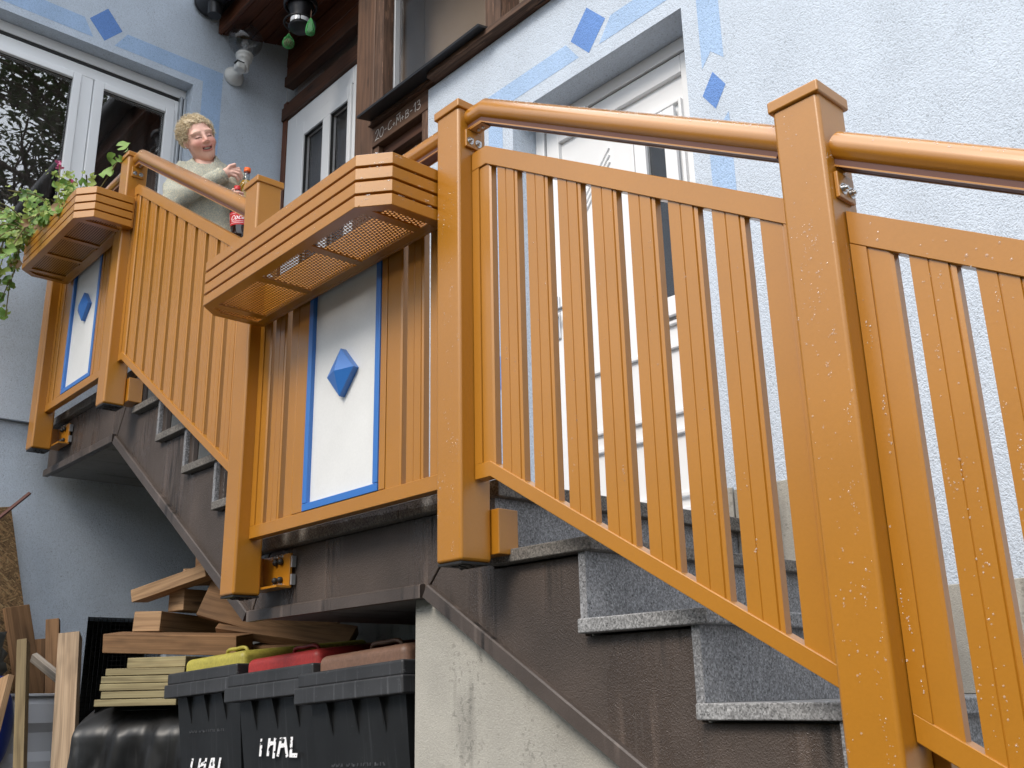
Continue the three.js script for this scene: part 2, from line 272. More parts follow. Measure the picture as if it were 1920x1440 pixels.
  mesh('glazing_frame', merge([bar2(-0.405, -0.345, 0.47, 1.37), bar2(-0.245, -0.185, 0.47, 1.37), bar2(-0.345, -0.245, 1.3, 1.37), bar2(-0.345, -0.245, 0.47, 0.55)]), M.pvc, d);
  mesh('glazing_moulding', merge([[-0.435, -0.42, 0.44, 1.4], [-0.17, -0.155, 0.44, 1.4]].map((a) => bar2(...a, Z - 0.013, Z + 0.006)).concat([[-0.42, -0.17, 1.385, 1.4], [-0.42, -0.17, 0.44, 0.455]].map((a) => bar2(...a, Z - 0.013, Z + 0.006)))), M.pvc, d);
  mesh('pane', box(-0.347, -0.243, 0.545, 1.305, Z - 0.004, Z + 0.002), M.glass, d);
  mesh('interior_shade_sheet', box(-0.345, -0.245, 0.55, 1.3, Z - 0.0118, Z - 0.008), M.interiorShade, d);  // near-black sheet painted to stand in for the dark interior behind the glass
  for (let k = 0; k < 3; k++) mesh('carved_line', bar([-0.78, 1.12 - 0.035 * k, Z - 0.009], [-0.57, 1.36 - 0.035 * k, Z - 0.009], 0.012, 0.014), M.pvc, d);
  for (const [y0, y1] of [[0.08, 0.36], [-0.24, 0.02]]) mesh('raised_panel', merge([bar2(-0.8, -0.2, y0, y0 + 0.018, Z - 0.013, Z + 0.005), bar2(-0.8, -0.2, y1 - 0.018, y1, Z - 0.013, Z + 0.005), bar2(-0.8, -0.782, y0 + 0.018, y1 - 0.018, Z - 0.013, Z + 0.005), bar2(-0.218, -0.2, y0 + 0.018, y1 - 0.018, Z - 0.013, Z + 0.005)]), M.pvc, d);
  mesh('handle', merge([bar2(-0.905, -0.885, 0.55, 0.75, Z + 0.01, Z + 0.02), cyl(0.011, 0.011, 0.05, -0.895, 0.66, Z + 0.04, 'z'), cyl(0.01, 0.01, 0.12, -0.84, 0.66, Z + 0.062, 'x')]), M.steel, d);
  mesh('threshold', rbox(-1.0, 0, LAND - 0.03, LAND - 0.001, WZ - 0.2, WZ + 0.003), M.granite, d);

  // wide white window in the end wall
  const w = group('window', house), X = LX - 0.12;
  const wb = (z0, z1, y0, y1, x0 = X - 0.06, x1 = X, r = 0.005) => rbox(x0, x1, y0, y1, z0, z1, r);
  mesh('frame', merge([wb(-0.81, -0.745, 1.66, 2.98), wb(1.03, 1.1, 1.66, 2.98), wb(-0.745, 1.03, 2.905, 2.98), wb(-0.205, -0.13, 1.73, 2.905), wb(-0.745, 1.03, 1.66, 1.73)]), M.pvc, w);
  for (const [z0, z1, bw] of [[-0.742, -0.208, 0.062], [-0.127, 1.027, 0.05]]) {
    mesh('sash', merge([wb(z0, z0 + bw, 1.735, 2.9, X - 0.03, X + 0.018), wb(z1 - bw, z1, 1.735, 2.9, X - 0.03, X + 0.018), wb(z0 + bw, z1 - bw, 2.9 - 0.045, 2.9, X - 0.03, X + 0.018), wb(z0 + bw, z1 - bw, 1.735, 1.8, X - 0.03, X + 0.018)]), M.pvc, w);
    mesh('seal', merge([box(X - 0.012, X - 0.006, 1.8, 2.855, z0 + bw, z0 + bw + 0.004), box(X - 0.012, X - 0.006, 1.8, 2.855, z1 - bw - 0.004, z1 - bw), box(X - 0.012, X - 0.006, 2.851, 2.855, z0 + bw + 0.004, z1 - bw - 0.004)]), M.gasket, w);
    mesh('pane', box(X - 0.02, X - 0.014, 1.79, 2.86, z0 + bw - 0.006, z1 - bw + 0.006), M.windowGlass, w);
  }
  mesh('shutter_box', box(X - 0.06, X + 0.012, 3.0, 3.066, -0.808, 1.098), M.pvc, w);
  mesh('shutter_slot', box(X - 0.05, X + 0.004, 2.982, 3.0, -0.808, 1.098), M.gasket, w);
  mesh('shutter_guide', merge([rbox(X + 0.001, X + 0.04, 1.66, 3.0, -0.809, -0.79), rbox(X + 0.001, X + 0.04, 1.66, 3.0, -0.782, -0.765)]), M.zinc, w);
  { // dark curtain hanging in folds behind the panes
    const P = [], I = [], n = 180; for (let i = 0; i <= n; i++) { const z = -0.78 + 1.9 * i / n, x = X - 0.16 + 0.022 * Math.sin(z * 52 + 2.2 * Math.sin(z * 9)); P.push(x, 0.7, z, x, 3.0, z); if (i < n) { const a = i * 2; I.push(a, a + 1, a + 3, a, a + 3, a + 2); } }
    const g = new THREE.BufferGeometry(); g.setAttribute('position', new THREE.Float32BufferAttribute(P, 3)); g.setIndex(I); g.computeVertexNormals(); mesh('curtain', g, M.curtain, w);
  }
  mesh('sill', rbox(LX - 0.11, LX + 0.045, 1.64, 1.668, -0.84, 1.13, 0.004), M.granite, w);
  mesh('room', box(X - 0.6, X - 0.55, 0.6, 3.2, -0.9, 1.2), M.roomDark, w);
}

// ---------------------------------------------------------------- timber porch beside the long wall, with its roof
const porch = tag(group('timber_porch'), 'dark brown timber porch with glazed front and overhanging wooden roof', 'porch');
{
  const v = (...a) => boxUV(rbox(...a), true);
  const h = (...a) => rbox(...a);
  mesh('corner_post', v(-2.38, -2.192, UP, 3.58, -1.43, -1.235, 0.008), M.timberPost, porch);
  // glazed upper front above the long wall
  mesh('lower_beam', h(-1.58, 3.4, 2.135, 2.17, -1.4, -1.155), M.timberOld, porch);
  mesh('sill_rail', h(-2.19, -1.16, 2.155, 2.235, -1.36, -1.2), M.timberOld, porch);
  mesh('sill_board', (() => { const g = h(-2.19, -1.135, -0.008, 0.008, -0.06, 0.06, 0.003); g.rotateX(0.2); g.translate(0.03 - 0.0, 2.178, -1.165); return g; })(), M.gutter, porch);
  mesh('weathered_post', v(-1.16, -1.045, 2.172, 3.58, -1.33, -1.2), M.timberOld, porch);
  mesh('weathered_post', v(-2.19, -2.11, 2.2, 3.58, -1.36, -1.24), M.timberOld, porch);
  mesh('glazing_bar', v(-2.085, -2.07, 2.235, 3.5, -1.33, -1.295, 0.002), M.zinc, porch);
  mesh('pane', box(-2.108, -1.162, 2.237, 3.5, -1.325, -1.319), M.glass, porch);
  mesh('pane', box(-1.043, 0.4, 2.172, 3.5, -1.325, -1.319), M.glass, porch);
  mesh('top_beam', h(-2.19, 3.4, 3.5, 3.6, -1.36, -1.22), M.timber, porch);
  mesh('boarded_front', box(0.4, 3.4, 2.172, 3.5, -1.4, -1.3), M.timber, porch);
  mesh('back_wall', box(-2.19, 3.4, 2.13, 3.62, -1.62, -1.6), M.roomDark, porch);
  // beam with the chalked blessing, small window under it
  mesh('chalked_beam', h(-2.188, -1.652, 2.03, 2.152, -1.4, -1.228), M.timberPost, porch);
  mesh('weathered_post', v(-1.722, -1.654, UP, 2.03, -1.38, -1.232), M.timberOld, porch);
  mesh('weathered_post', v(-2.188, -2.135, UP, 2.03, -1.38, -1.24), M.timberPost, porch);
  mesh('window_rail', h(-2.135, -1.722, 1.965, 2.03, -1.37, -1.275), M.timber, porch);
  mesh('pane', box(-2.135, -1.722, 1.05, 1.965, -1.315, -1.309), M.glass, porch);
  mesh('window_rail', h(-2.135, -1.722, 0.98, 1.05, -1.37, -1.26), M.timber, porch);
  for (let k = 0; k < 4; k++) mesh('plank', v(-2.133 + k * 0.103, -2.034 + k * 0.103, UP + 0.02, 0.978, -1.34, -1.3), M.timber, porch);
  mesh('dark_backing', box(-2.13, -1.73, 1.0, 2.0, -1.5, -1.47), M.roomDark, porch);
  // front of the porch: boards beside and above the white door
  mesh('door_post', v(LX + 0.002, -3.685, UP, 3.2, -1.56, -1.49), M.soffit, porch);
  mesh('door_beam', h(-3.735, -2.383, 3.045, 3.15, -1.56, -1.475), M.timber, porch);
  mesh('transom', box(-3.66, -2.44, 3.2, 3.34, -1.54, -1.534), M.glass, porch);
  mesh('transom_rail', h(-3.735, -2.383, 3.34, 3.42, -1.56, -1.485), M.timber, porch);
  mesh('transom_rail', h(-3.735, -2.383, 3.15, 3.2, -1.56, -1.5), M.timber, porch);
  for (let k = 0; k < 3; k++) mesh('board', h(-3.735, -2.383, 3.422 + k * 0.088, 3.507 + k * 0.088, -1.56, -1.5 + 0.003 * (k % 2)), M.soffit, porch);
  mesh('back_wall', box(-3.74, -2.2, UP, 3.7, -1.62, -1.6), M.roomDark, porch);
  // white glazed door under the porch roof
  const d = group('glazed_door', porch), Z = -1.5;
  const b = (x0, x1, y0, y1, z0 = Z - 0.06, z1 = Z, r = 0.005) => rbox(x0, x1, y0, y1, z0, z1, r);
  mesh('frame', merge([b(-3.682, -3.555, 0.66, 3.04), b(-2.83, -2.72, 0.66, 3.04), b(-3.555, -2.83, 2.915, 3.04), b(-3.555, -2.83, 0.66, 0.74)]), M.pvc, d);
  mesh('seal', merge([box(-3.555, -3.548, 0.74, 2.915, Z - 0.05, Z - 0.004), box(-3.548, -2.83, 2.908, 2.915, Z - 0.05, Z - 0.004)]), M.gasket, d);
  mesh('sash', merge([b(-3.547, -3.425, 0.745, 2.907, Z - 0.04, Z + 0.014), b(-2.872, -2.832, 0.745, 2.907, Z - 0.04, Z + 0.014), b(-3.425, -2.872, 2.8, 2.907, Z - 0.04, Z + 0.014), b(-3.425, -2.872, 0.745, 1.15, Z - 0.04, Z + 0.014), b(-3.175, -3.085, 1.15, 2.8, Z - 0.04, Z + 0.014)]), M.pvc, d);
  for (const [x0, x1] of [[-3.425, -3.175], [-3.085, -2.872]]) { mesh('pane', box(x0, x1, 1.15, 2.8, Z - 0.026, Z - 0.02), M.glass, d); mesh('pane_seal', merge([box(x0, x0 + 0.005, 1.15, 2.8, Z - 0.018, Z + 0.002), box(x1 - 0.005, x1, 1.15, 2.8, Z - 0.018, Z + 0.002), box(x0 + 0.005, x1 - 0.005, 2.795, 2.8, Z - 0.018, Z + 0.002)]), M.gasket, d); }
  mesh('curtain', box(-3.5, -2.85, 0.8, 2.88, Z - 0.09, Z - 0.08), M.curtain, d);
  mesh('doorstep', rbox(-3.7, -2.4, UP + 0.001, 0.655, -1.56, -1.3), M.granite, porch);
  // roof: boards that rise to the back, rafters, fascia
  const ty = (z) => 3.545 + 0.28 * (-0.985 - z);
  for (let k = 0; k < 6; k++) { const z0 = -0.985 - k * 0.105, z1 = z0 - 0.1; const g = rbox(LX + 0.003, 3.5, -0.012, 0.012, -0.05, 0.05, 0.004); g.rotateX(0.273); g.translate(0, ty((z0 + z1) / 2) + 0.014, (z0 + z1) / 2); mesh('roof_board', boxUV(g), M.soffit, porch); }
  mesh('fascia', h(LX + 0.003, 3.5, 3.545, 3.72, -0.982, -0.955), M.soffit, porch);
  { const g = box(LX + 0.003, 3.5, 0, 0.06, -1.3, 0.02); g.rotateX(0.273); g.translate(0, 3.69, -0.96); mesh('roof_cover', g, M.gutter, porch); }
  // chalk writing drawn in strokes
  const cv = document.createElement('canvas'); cv.width = 1024; cv.height = 224; const c = cv.getContext('2d');
  c.strokeStyle = '#efeae4'; c.lineWidth = 8; c.lineCap = c.lineJoin = 'round';
  const st = (...pts) => { c.beginPath(); c.moveTo(pts[0], pts[1]); for (let i = 2; i < pts.length; i += 2) c.lineTo(pts[i], pts[i + 1]); c.stroke(); };
  const qd = (x0, y0, ...r) => { c.beginPath(); c.moveTo(x0, y0); for (let i = 0; i < r.length; i += 4) c.quadraticCurveTo(r[i], r[i + 1], r[i + 2], r[i + 3]); c.stroke(); };
  qd(60, 90, 80, 45, 112, 60, 130, 90, 95, 130, 70, 160, 50, 175, 85, 160, 125, 172);                 // 2
  c.beginPath(); c.ellipse(180, 120, 34, 56, 0.2, 0, 6.3); c.stroke();                                  // 0
  st(240, 122, 275, 116);                                                                              // -
  qd(375, 70, 330, 50, 310, 110, 300, 165, 350, 160, 370, 158, 385, 145);                              // C
  st(420, 110, 420, 150); st(402, 130, 440, 126);                                                      // +
  st(465, 165, 478, 75, 505, 125, 535, 70, 548, 160); st(470, 55, 545, 48);                             // M with its bar
  st(585, 105, 585, 150); st(565, 128, 607, 124);                                                      // +
  st(640, 165, 648, 80); qd(645, 82, 710, 70, 690, 105, 665, 118, 650, 118, 715, 118, 700, 150, 680, 172, 640, 160); // B
  st(730, 125, 765, 120);                                                                              // -
  st(795, 95, 828, 62, 822, 165);                                                                      // 1
  qd(860, 75, 905, 50, 905, 85, 900, 112, 872, 112, 930, 112, 912, 150, 890, 180, 850, 158);            // 3
  const im = c.getImageData(0, 0, 1024, 224), q = rng(3); for (let i = 0; i < im.data.length; i += 4) if (im.data[i + 3] && q() < 0.16) im.data[i + 3] *= 0.3; c.putImageData(im, 0, 0);
  const t = new THREE.CanvasTexture(cv); t.colorSpace = THREE.SRGBColorSpace;
  const g = new THREE.PlaneGeometry(0.5, 0.118); g.translate(-1.925, 2.092, -1.2265);
  mesh('chalk_writing', g, std({ map: t, transparent: true, roughness: 1 }), porch);
}
{ // wooden eave high over the end wall
  const e = tag(group('roof_eave'), 'dark wooden roof eave high above the end wall', 'roof');
  for (let k = 0; k < 9; k++) mesh('eave_board', rbox(LX - 0.02 + k * 0.125, LX + 0.1 + k * 0.125, 5.2 - 0.02 * k, 5.225 - 0.02 * k, -1.6, 3.4, 0.004), M.soffit, e);
  mesh('eave_fascia', rbox(LX + 1.11, LX + 1.14, 5.0, 5.25, -1.6, 3.4, 0.004), M.soffit, e);
}
{ // half-round gutter along the roof edge
  const g = tag(group('roof_gutter'), 'dark half-round gutter along the edge of the wooden porch roof', 'gutter');
  const s = []; for (let i = 0; i <= 14; i++) { const a = Math.PI + Math.PI * i / 14; s.push([0.09 * Math.sin(a), 0.09 * Math.cos(a)]); } for (let i = 14; i >= 0; i--) { const a = Math.PI + Math.PI * i / 14; s.push([0.085 * Math.sin(a), 0.085 * Math.cos(a)]); }
  mesh('trough', sweep([[LX + 0.03, 3.72], [3.5, 3.72]], s.map(([a, b]) => [a, b]), -0.85), M.gutter, g);
  mesh('end_cap', (() => { const c = cyl(0.093, 0.093, 0.012, 0, 0, 0, 'x', 28); c.translate(LX + 0.024, 3.72, -0.85); return c; })(), M.gutter, g);
  mesh('outlet', cyl(0.045, 0.05, 0.1, LX + 0.16, 3.6, -0.85), M.gutter, g);
}

// ---------------------------------------------------------------- staircase
const stair = tag(group('staircase'), 'outdoor concrete staircase with grey granite treads and brown painted side', 'stairs');
const goA = 0.316, riA = 0.187, goB = 0.3, riB = 0.195, noseA = 0.084, noseB = -1.28, ZE = -0.14, ZS = -0.17;
{
  const soffitPts = [[LX + 0.003, 0.285], [-2.72, 0.285], [-1.285, -0.655], [-0.255, -0.655], [1.93, GND + 0.0]];
  // concrete core
  const top = [[LX + 0.003, UP - 0.045]];
  top.push([-2.45, UP - 0.045]); for (let k = 4; k >= 1; k--) { const x = noseB - goB * (k) + 0.03; top.push([x, LAND + riB * k - 0.036]); top.push([x + goB, LAND + riB * k - 0.036]); }
  top.push([noseB + 0.03, LAND - 0.046]); top.push([noseA - 0.055, LAND - 0.046]);
  for (let k = 1; k <= 8; k++) { const x = noseA + goA * (k - 1) - 0.055; top.push([x, LAND - riA * k - 0.036]); top.push([x + goA, LAND - riA * k - 0.036]); }
  top.push([noseA + goA * 8 - 0.055, GND]);
  const core = [...top, ...soffitPts.slice().reverse()];
  mesh('concrete_core', slab(core.map(([x, y], i) => [x, y]), WZ + 0.002, ZS - 0.024), M.concrete, stair);
  // brown side sheets, cut apart at the bends; a few millimetres of gap between them
  const cutA = [[-0.262, -0.65], [-0.06, -0.437]], cutB = [[-1.278, -0.65], [-1.16, -0.437]], cutU = [[-2.735, 0.29], [-2.58, 0.54]], gp = 0.004;
  const side = (pts) => mesh('side_sheet', slab(pts, ZS - 0.022, ZS, 0.002), M.brown, stair);
  side([[LX + 0.004, 0.29], [cutU[0][0] - gp, 0.29], [cutU[1][0] - gp, 0.538], [LX + 0.004, 0.538]]);
  { const p = [[cutU[0][0] + gp, 0.288], [cutU[1][0] + gp, 0.538], [-2.452, 0.538]]; for (let k = 4; k >= 1; k--) { const x = noseB - goB * k + 0.028; p.push([x, LAND + riB * k - 0.038], [x + goB - 0.004, LAND + riB * k - 0.038]); } p.push([noseB + 0.024, LAND - 0.048], [cutB[1][0] - gp, LAND - 0.048], [cutB[0][0] - gp, -0.65]); side(p); }
  side([[cutB[0][0] + gp, -0.65], [cutB[1][0] + gp, LAND - 0.048], [cutA[1][0] - gp, LAND - 0.048], [cutA[0][0] - gp, -0.65]]);
  { const p = [[cutA[0][0] + gp, -0.65], [cutA[1][0] + gp, LAND - 0.048], [noseA - 0.057, LAND - 0.048]]; for (let k = 1; k <= 8; k++) { const x = noseA + goA * (k - 1) - 0.057; p.push([x, LAND - riA * k - 0.038], [x + goA, LAND - riA * k - 0.038]); } p.push([noseA + goA * 8 - 0.057, GND + 0.003], [1.94, GND + 0.003]); side(p); }
  // edging along the lower rim
  const sec = [[-0.012, -0.012], [-0.012, 0.014], [0.022, 0.014], [0.026, 0.01], [0.026, -0.012]];
  for (const p of [[[LX + 0.004, 0.288], [-2.74, 0.288]], [[-2.722, 0.276], [-1.292, -0.652]], [[-1.275, -0.654], [-0.268, -0.654]], [[-0.25, -0.655], [1.925, GND + 0.01]]]) mesh('edging', sweep(p, sec, ZS + 0.0045, false), M.brownTrim, stair);
  // granite: landings in pieces, treads, risers
  const slabP = (x0, x1, y1, m, t = 0.045) => mesh('landing_slab', rbox(x0 + 0.001, x1 - 0.001, y1 - t, y1, WZ + 0.004, ZE, 0.004), m, stair);
  slabP(-0.36, noseA, LAND, M.graniteDirty); slabP(-1.245, -0.36, LAND, M.graniteDirty);
  slabP(LX + 0.005, -3.05, UP, M.graniteDirty); slabP(-3.05, noseB - goB * 4, UP, M.graniteDirty);
  for (let k = 1; k <= 8; k++) {
    const x1 = noseA + goA * k;
    if (k < 8 || true) mesh('tread', rbox(x1 - goA - 0.05, x1, LAND - riA * k - 0.033, LAND - riA * k, WZ + 0.004, ZE + 0.003 * ((k * 7) % 3 - 1), 0.004), k === 1 ? M.graniteDirty : M.granite, stair);
    mesh('riser', box(x1 - goA - 0.052, x1 - goA - 0.03, LAND - riA * k + 0.0005, LAND - riA * (k - 1) - (k === 1 ? 0.0455 : 0.0335), WZ + 0.004, ZE - 0.012), M.riser, stair);
  }
  for (let k = 1; k <= 4; k++) {
    const x0 = noseB - goB * (k - 1), m = M.graniteDirty;
    mesh('tread', rbox(x0 - goB - 0.01, x0, LAND + riB * k - 0.033, LAND + riB * k, WZ + 0.004, ZE, 0.004), m, stair);
  }
  for (let k = 1; k <= 5; k++) { const x0 = noseB - goB * (k - 1); mesh('riser', box(x0 - 0.03, x0 - 0.01, LAND + riB * (k - 1) + 0.0005, LAND + riB * k - (k === 5 ? 0.0455 : 0.0335), WZ + 0.004, ZE - 0.012), M.riser, stair); }
  { // upper rim of the landing edge, washed clean of dirt, with a ragged lower line
    const up = [], lo = []; for (let i = 0; i <= 60; i++) { const x = -0.86 + i * 0.0155; up.push([x, LAND - 0.0045]); lo.push([x, LAND - 0.007 - 0.014 * sm(x, -0.9, -0.2) * (0.5 + fbm(i / 60, 0.3, 9, 3, 181, 3)) - 0.004 * R()]); }
    const g = new THREE.ShapeGeometry(new THREE.Shape([...up, ...lo.reverse()].map(([x, y]) => new THREE.Vector2(x, y)))); g.translate(0, 0, ZE + 0.0008); mesh('clean_rim', boxUV(g), M.granite, stair);
  }
  // light skirting stones where the long wall meets each tread
  for (let k = 1; k <= 8; k++) mesh('skirting_stone', rbox(noseA + goA * (k - 1) - 0.028, noseA + goA * k - 0.035, LAND - riA * k + 0.001, LAND - riA * (k - 1) + 0.1, WZ + 0.002, WZ + 0.014, 0.003), M.plaster, stair);
  mesh('skirting_stone', rbox(0.003, 0.05, LAND + 0.001, LAND + 0.11, WZ + 0.002, WZ + 0.014, 0.003), M.plaster, stair);
  mesh('skirting_stone', rbox(-1.24, -1.003, LAND + 0.001, LAND + 0.11, WZ + 0.002, WZ + 0.014, 0.003), M.plaster, stair);
}
{ // rendered support wall below the lower flight
  const o = mesh('support_wall', slab([[-0.355, GND], [1.9, GND], [-0.232, -0.668], [-0.355, -0.66]], -0.42, -0.2, 0.004), M.plaster, scene);
  tag(o, 'light grey rendered support wall beneath the lower stair flight', 'wall');
}

// ---------------------------------------------------------------- railing: posts, panels of slats, handrails
const rail = tag(group('stair_railing'), 'ochre brown metal stair railing with vertical slats, square posts and round handrail', 'railing');
const PS = 0.1;
const posts = [[2.12, -0.42, -1.75], [1.0725, 0.1737, -1.12], [0, 0.6748, -0.6136], [-1.1831, 0.9456, -0.5952], [-2.5754, 1.6803, 0.3833], [-3.575, 1.68, 0.37]];
for (const [x, t, b] of posts) {
  const p = group('post', rail);
  mesh('shaft', boxUV(rbox(x, x + PS, b, t - 0.02, -PS, 0, 0.009, 3), true), M.orange, p);
  mesh('cap', merge([rbox(x - 0.006, x + PS + 0.006, t - 0.026, t, -PS - 0.006, 0.006, 0.004)]), M.orange, p);
  mesh('bottom_plug', merge([box(x + 0.004, x + PS - 0.004, b - 0.006, b - 0.0005, -PS + 0.004, -0.004), ...Array.from({ length: 14 }, () => { const g = new THREE.SphereGeometry(1, 7, 5); g.scale(rr(0.004, 0.012), rr(0.003, 0.007), rr(0.004, 0.012)); g.translate(x + rr(0.02, 0.08), b - 0.006, rr(-0.08, -0.02)); return boxUV(g); })]), M.black, p);
  // fixing bracket behind the foot: web and plate against the stair side, bolts through it
  if (x > 2) continue;
  const yb = b + 0.02, h = 0.115;
  const br = merge([rbox(x + 0.012, x + 0.022, yb, yb + h, ZS + 0.002, -PS - 0.001, 0.001), rbox(x + 0.022, x + 0.2, yb, yb + h, -0.158, -0.148, 0.002), rbox(x + 0.022, x + 0.2, yb, yb + 0.008, -0.148, -PS - 0.001, 0.001)]);
  if (x < -3 || (x < -1 && x > -2) || x === 0) {
    mesh('foot_bracket', x === 0 ? merge([rbox(x + 0.02, x + 0.125, yb, yb + h, ZS + 0.002, -PS - 0.001, 0.003)]) : br, M.orange, p);
    if (x !== 0) {
      for (const dx of [0.115, 0.15]) for (const dy of [0.03, 0.09]) { mesh('bolt_cap', (() => { const g = new THREE.SphereGeometry(0.011, 14, 10); g.translate(x + dx, yb + dy, -0.142); return g; })(), M.black, p); mesh('bolt', hexBolt(x + dx - 0.004, yb + dy - (dy < 0.05 ? 0.014 : -0.018), -0.1475, 'z', 0.006, 0.008), M.steel, p); }
      mesh('spacer', box(x + 0.203, x + 0.212, yb + 0.01, yb + 0.045, -0.165, -0.15), M.zinc, p); mesh('spacer', box(x + 0.203, x + 0.212, yb + 0.068, yb + 0.105, -0.165, -0.15), M.zinc, p);
    }
  } else mesh('foot_bracket', rbox(x + 0.02, x + 0.125, yb, yb + h, ZS + 0.002, -PS - 0.001, 0.003), M.orange, p);
}
// slat: front face with a groove, folded edge on its right side
const slatPlan = (x, w = 0.0755) => w > 0.075 ? [[x, -0.05], [x + 0.0305, -0.05], [x + 0.0316, -0.052], [x + 0.033, -0.052], [x + 0.034, -0.05], [x + 0.0635, -0.05], [x + 0.065, -0.0535], [x + 0.0665, -0.0535], [x + 0.068, -0.0505], [x + 0.0755, -0.0525], [x + 0.0755, -0.0715], [x, -0.0715]] : [[x, -0.05], [x + w - 0.006, -0.05], [x + w, -0.053], [x + w, -0.0715], [x, -0.0715]];
const FZ = -0.045, BZ = -0.08; // frame front and back
function panel(x0, x1, pts, tr, br, slats, opt = {}) { // pts: top edge y(x), bottom edge y(x) as functions, with rail depths tr, br
  const p = group('panel', rail);
  const [top, bot] = pts, kx = opt.kink;
  const poly = (f, a, b) => (kx !== undefined ? [[a, f(a)], [kx, f(kx)], [b, f(b)]] : [[a, f(a)], [b, f(b)]]);
  const band = (f, d0, d1) => { const u = poly(f, x0, x1); return [...u.map(([x, y]) => [x, y + d0]), ...u.reverse().map(([x, y]) => [x, y + d1])]; };
  mesh('top_rail', slab(band(top, -tr, 0), BZ, FZ, 0.0015), M.orange, p);
  mesh('bottom_rail', slab(band(bot, 0, br), BZ, FZ, 0.0015), M.orange, p);
  const sw = opt.stile || 0.028;
  for (const [a, b] of [[x0, x0 + sw], [x1 - sw, x1]]) mesh('stile', prism([[a, FZ - 0.001], [b, FZ - 0.001], [b, BZ + 0.001], [a, BZ + 0.001]], (x) => top(x) - tr - 0.0005, (x) => bot(x) + br + 0.0005), M.orange, p);
  for (const [x, w] of slats) mesh('slat', prism(slatPlan(x, w), (x2) => top(x2) - tr + 0.004, (x2) => bot(x2) + br - 0.004), M.orange, p);
  return p;
}
const sl = (x0, n, p = 0.1124) => Array.from({ length: n }, (_, i) => [x0 + p * i]);
{ // lower flight
  const k = 0.16, s = 0.592; const f = (y) => (x) => y - Math.max(0, x - k) * (y > 0 ? s : 0.583);
  panel(PS + 0.002, 1.0715, [f(0.516), f(-0.411)], 0.056, 0.039, [[0.131, 0.044], ...sl(0.203, 7), [0.99, 0.054]], { kink: k });
  // past the next post
  const g = (y) => (x) => y - (x - 1.1725) * 0.576;
  panel(1.174, 2.119, [g(-0.086), g(-1.012)], 0.066, 0.044, [[1.204, 0.045], ...sl(1.277, 7, 0.1075), [2.03, 0.058]], { stile: 0.03 });
  // upper flight
  const k2 = -2.43, h = (y, sl2) => (x) => y - Math.max(0, x - k2) * sl2;
  panel(-2.474, -1.1842, [h(1.492, 0.631), h(0.588, 0.634)], 0.053, 0.037, [[-2.445, 0.044], ...sl(-2.373, 10), [-1.25, 0.036]], { kink: k2 });
}
// landing panels carry a white plate framed in blue, with a raised diamond
function landingPanel(x0, x1, yb, yt, xa, xb, slats, cx, cy) {
  const p = panel(x0, x1, [() => yt, () => yb], 0.05, 0.042, slats, { stile: 0.03 });
  const y0 = yb + 0.043, y1 = yt - 0.05, w = 0.024, z0 = -0.078, z1 = -0.043;
  mesh('blue_frame', merge([rbox(xa, xa + w, y0 + w, y1, z0, z1, 0.002), rbox(xb - w, xb, y0 + w, y1, z0, z1, 0.002), rbox(xa, xb, y0, y0 + w - 0.0008, z0, z1, 0.002)]), M.blue, p);
  mesh('white_plate', box(xa + w - 0.002, xb - w + 0.002, y0 + w - 0.002, y1, -0.066, -0.058), M.whitePanel, p);
  mesh('cover_strip', rbox(xa - 0.07, xa - 0.001, y0 + 0.001, y1, -0.077, -0.047, 0.002), M.orange, p);
  mesh('cover_strip', rbox(xb + 0.001, xb + 0.03, y0 + 0.001, y1, -0.077, -0.047, 0.002), M.orange, p);
  // diamond: low pyramid on an upright rhombic block
  const h = 0.078, wd = 0.075, t = 0.02, ap = 0.042, z = -0.058, c = [[0, h], [wd, 0], [0, -h], [-wd, 0]], P = [];
  for (let i = 0; i < 4; i++) { const a = c[i], b = c[(i + 1) % 4]; P.push(a[0], a[1], 0, a[0], a[1], t, b[0], b[1], t, a[0], a[1], 0, b[0], b[1], t, b[0], b[1], 0); P.push(a[0], a[1], t, 0, 0, ap, b[0], b[1], t); }
  const g = new THREE.BufferGeometry(); g.setAttribute('position', new THREE.Float32BufferAttribute(P, 3)); g.computeVertexNormals(); g.translate(cx, cy, z);
  mesh('diamond_ornament', g, M.blue, p);
  return p;
}
landingPanel(-1.082, -0.001, -0.411, 0.5, -0.742, -0.33, [[-1.051, 0.044], [-0.978], [-0.866, 0.05], [-0.298, 0.072], [-0.199], [-0.09, 0.058]], -0.535, 0.037);
landingPanel(-3.474, -2.5764, 0.568, 1.49, -3.245, -2.835, [[-3.443, 0.05], [-3.37, 0.052], [-2.803], [-2.69, 0.084]], -3.03, 1.035);
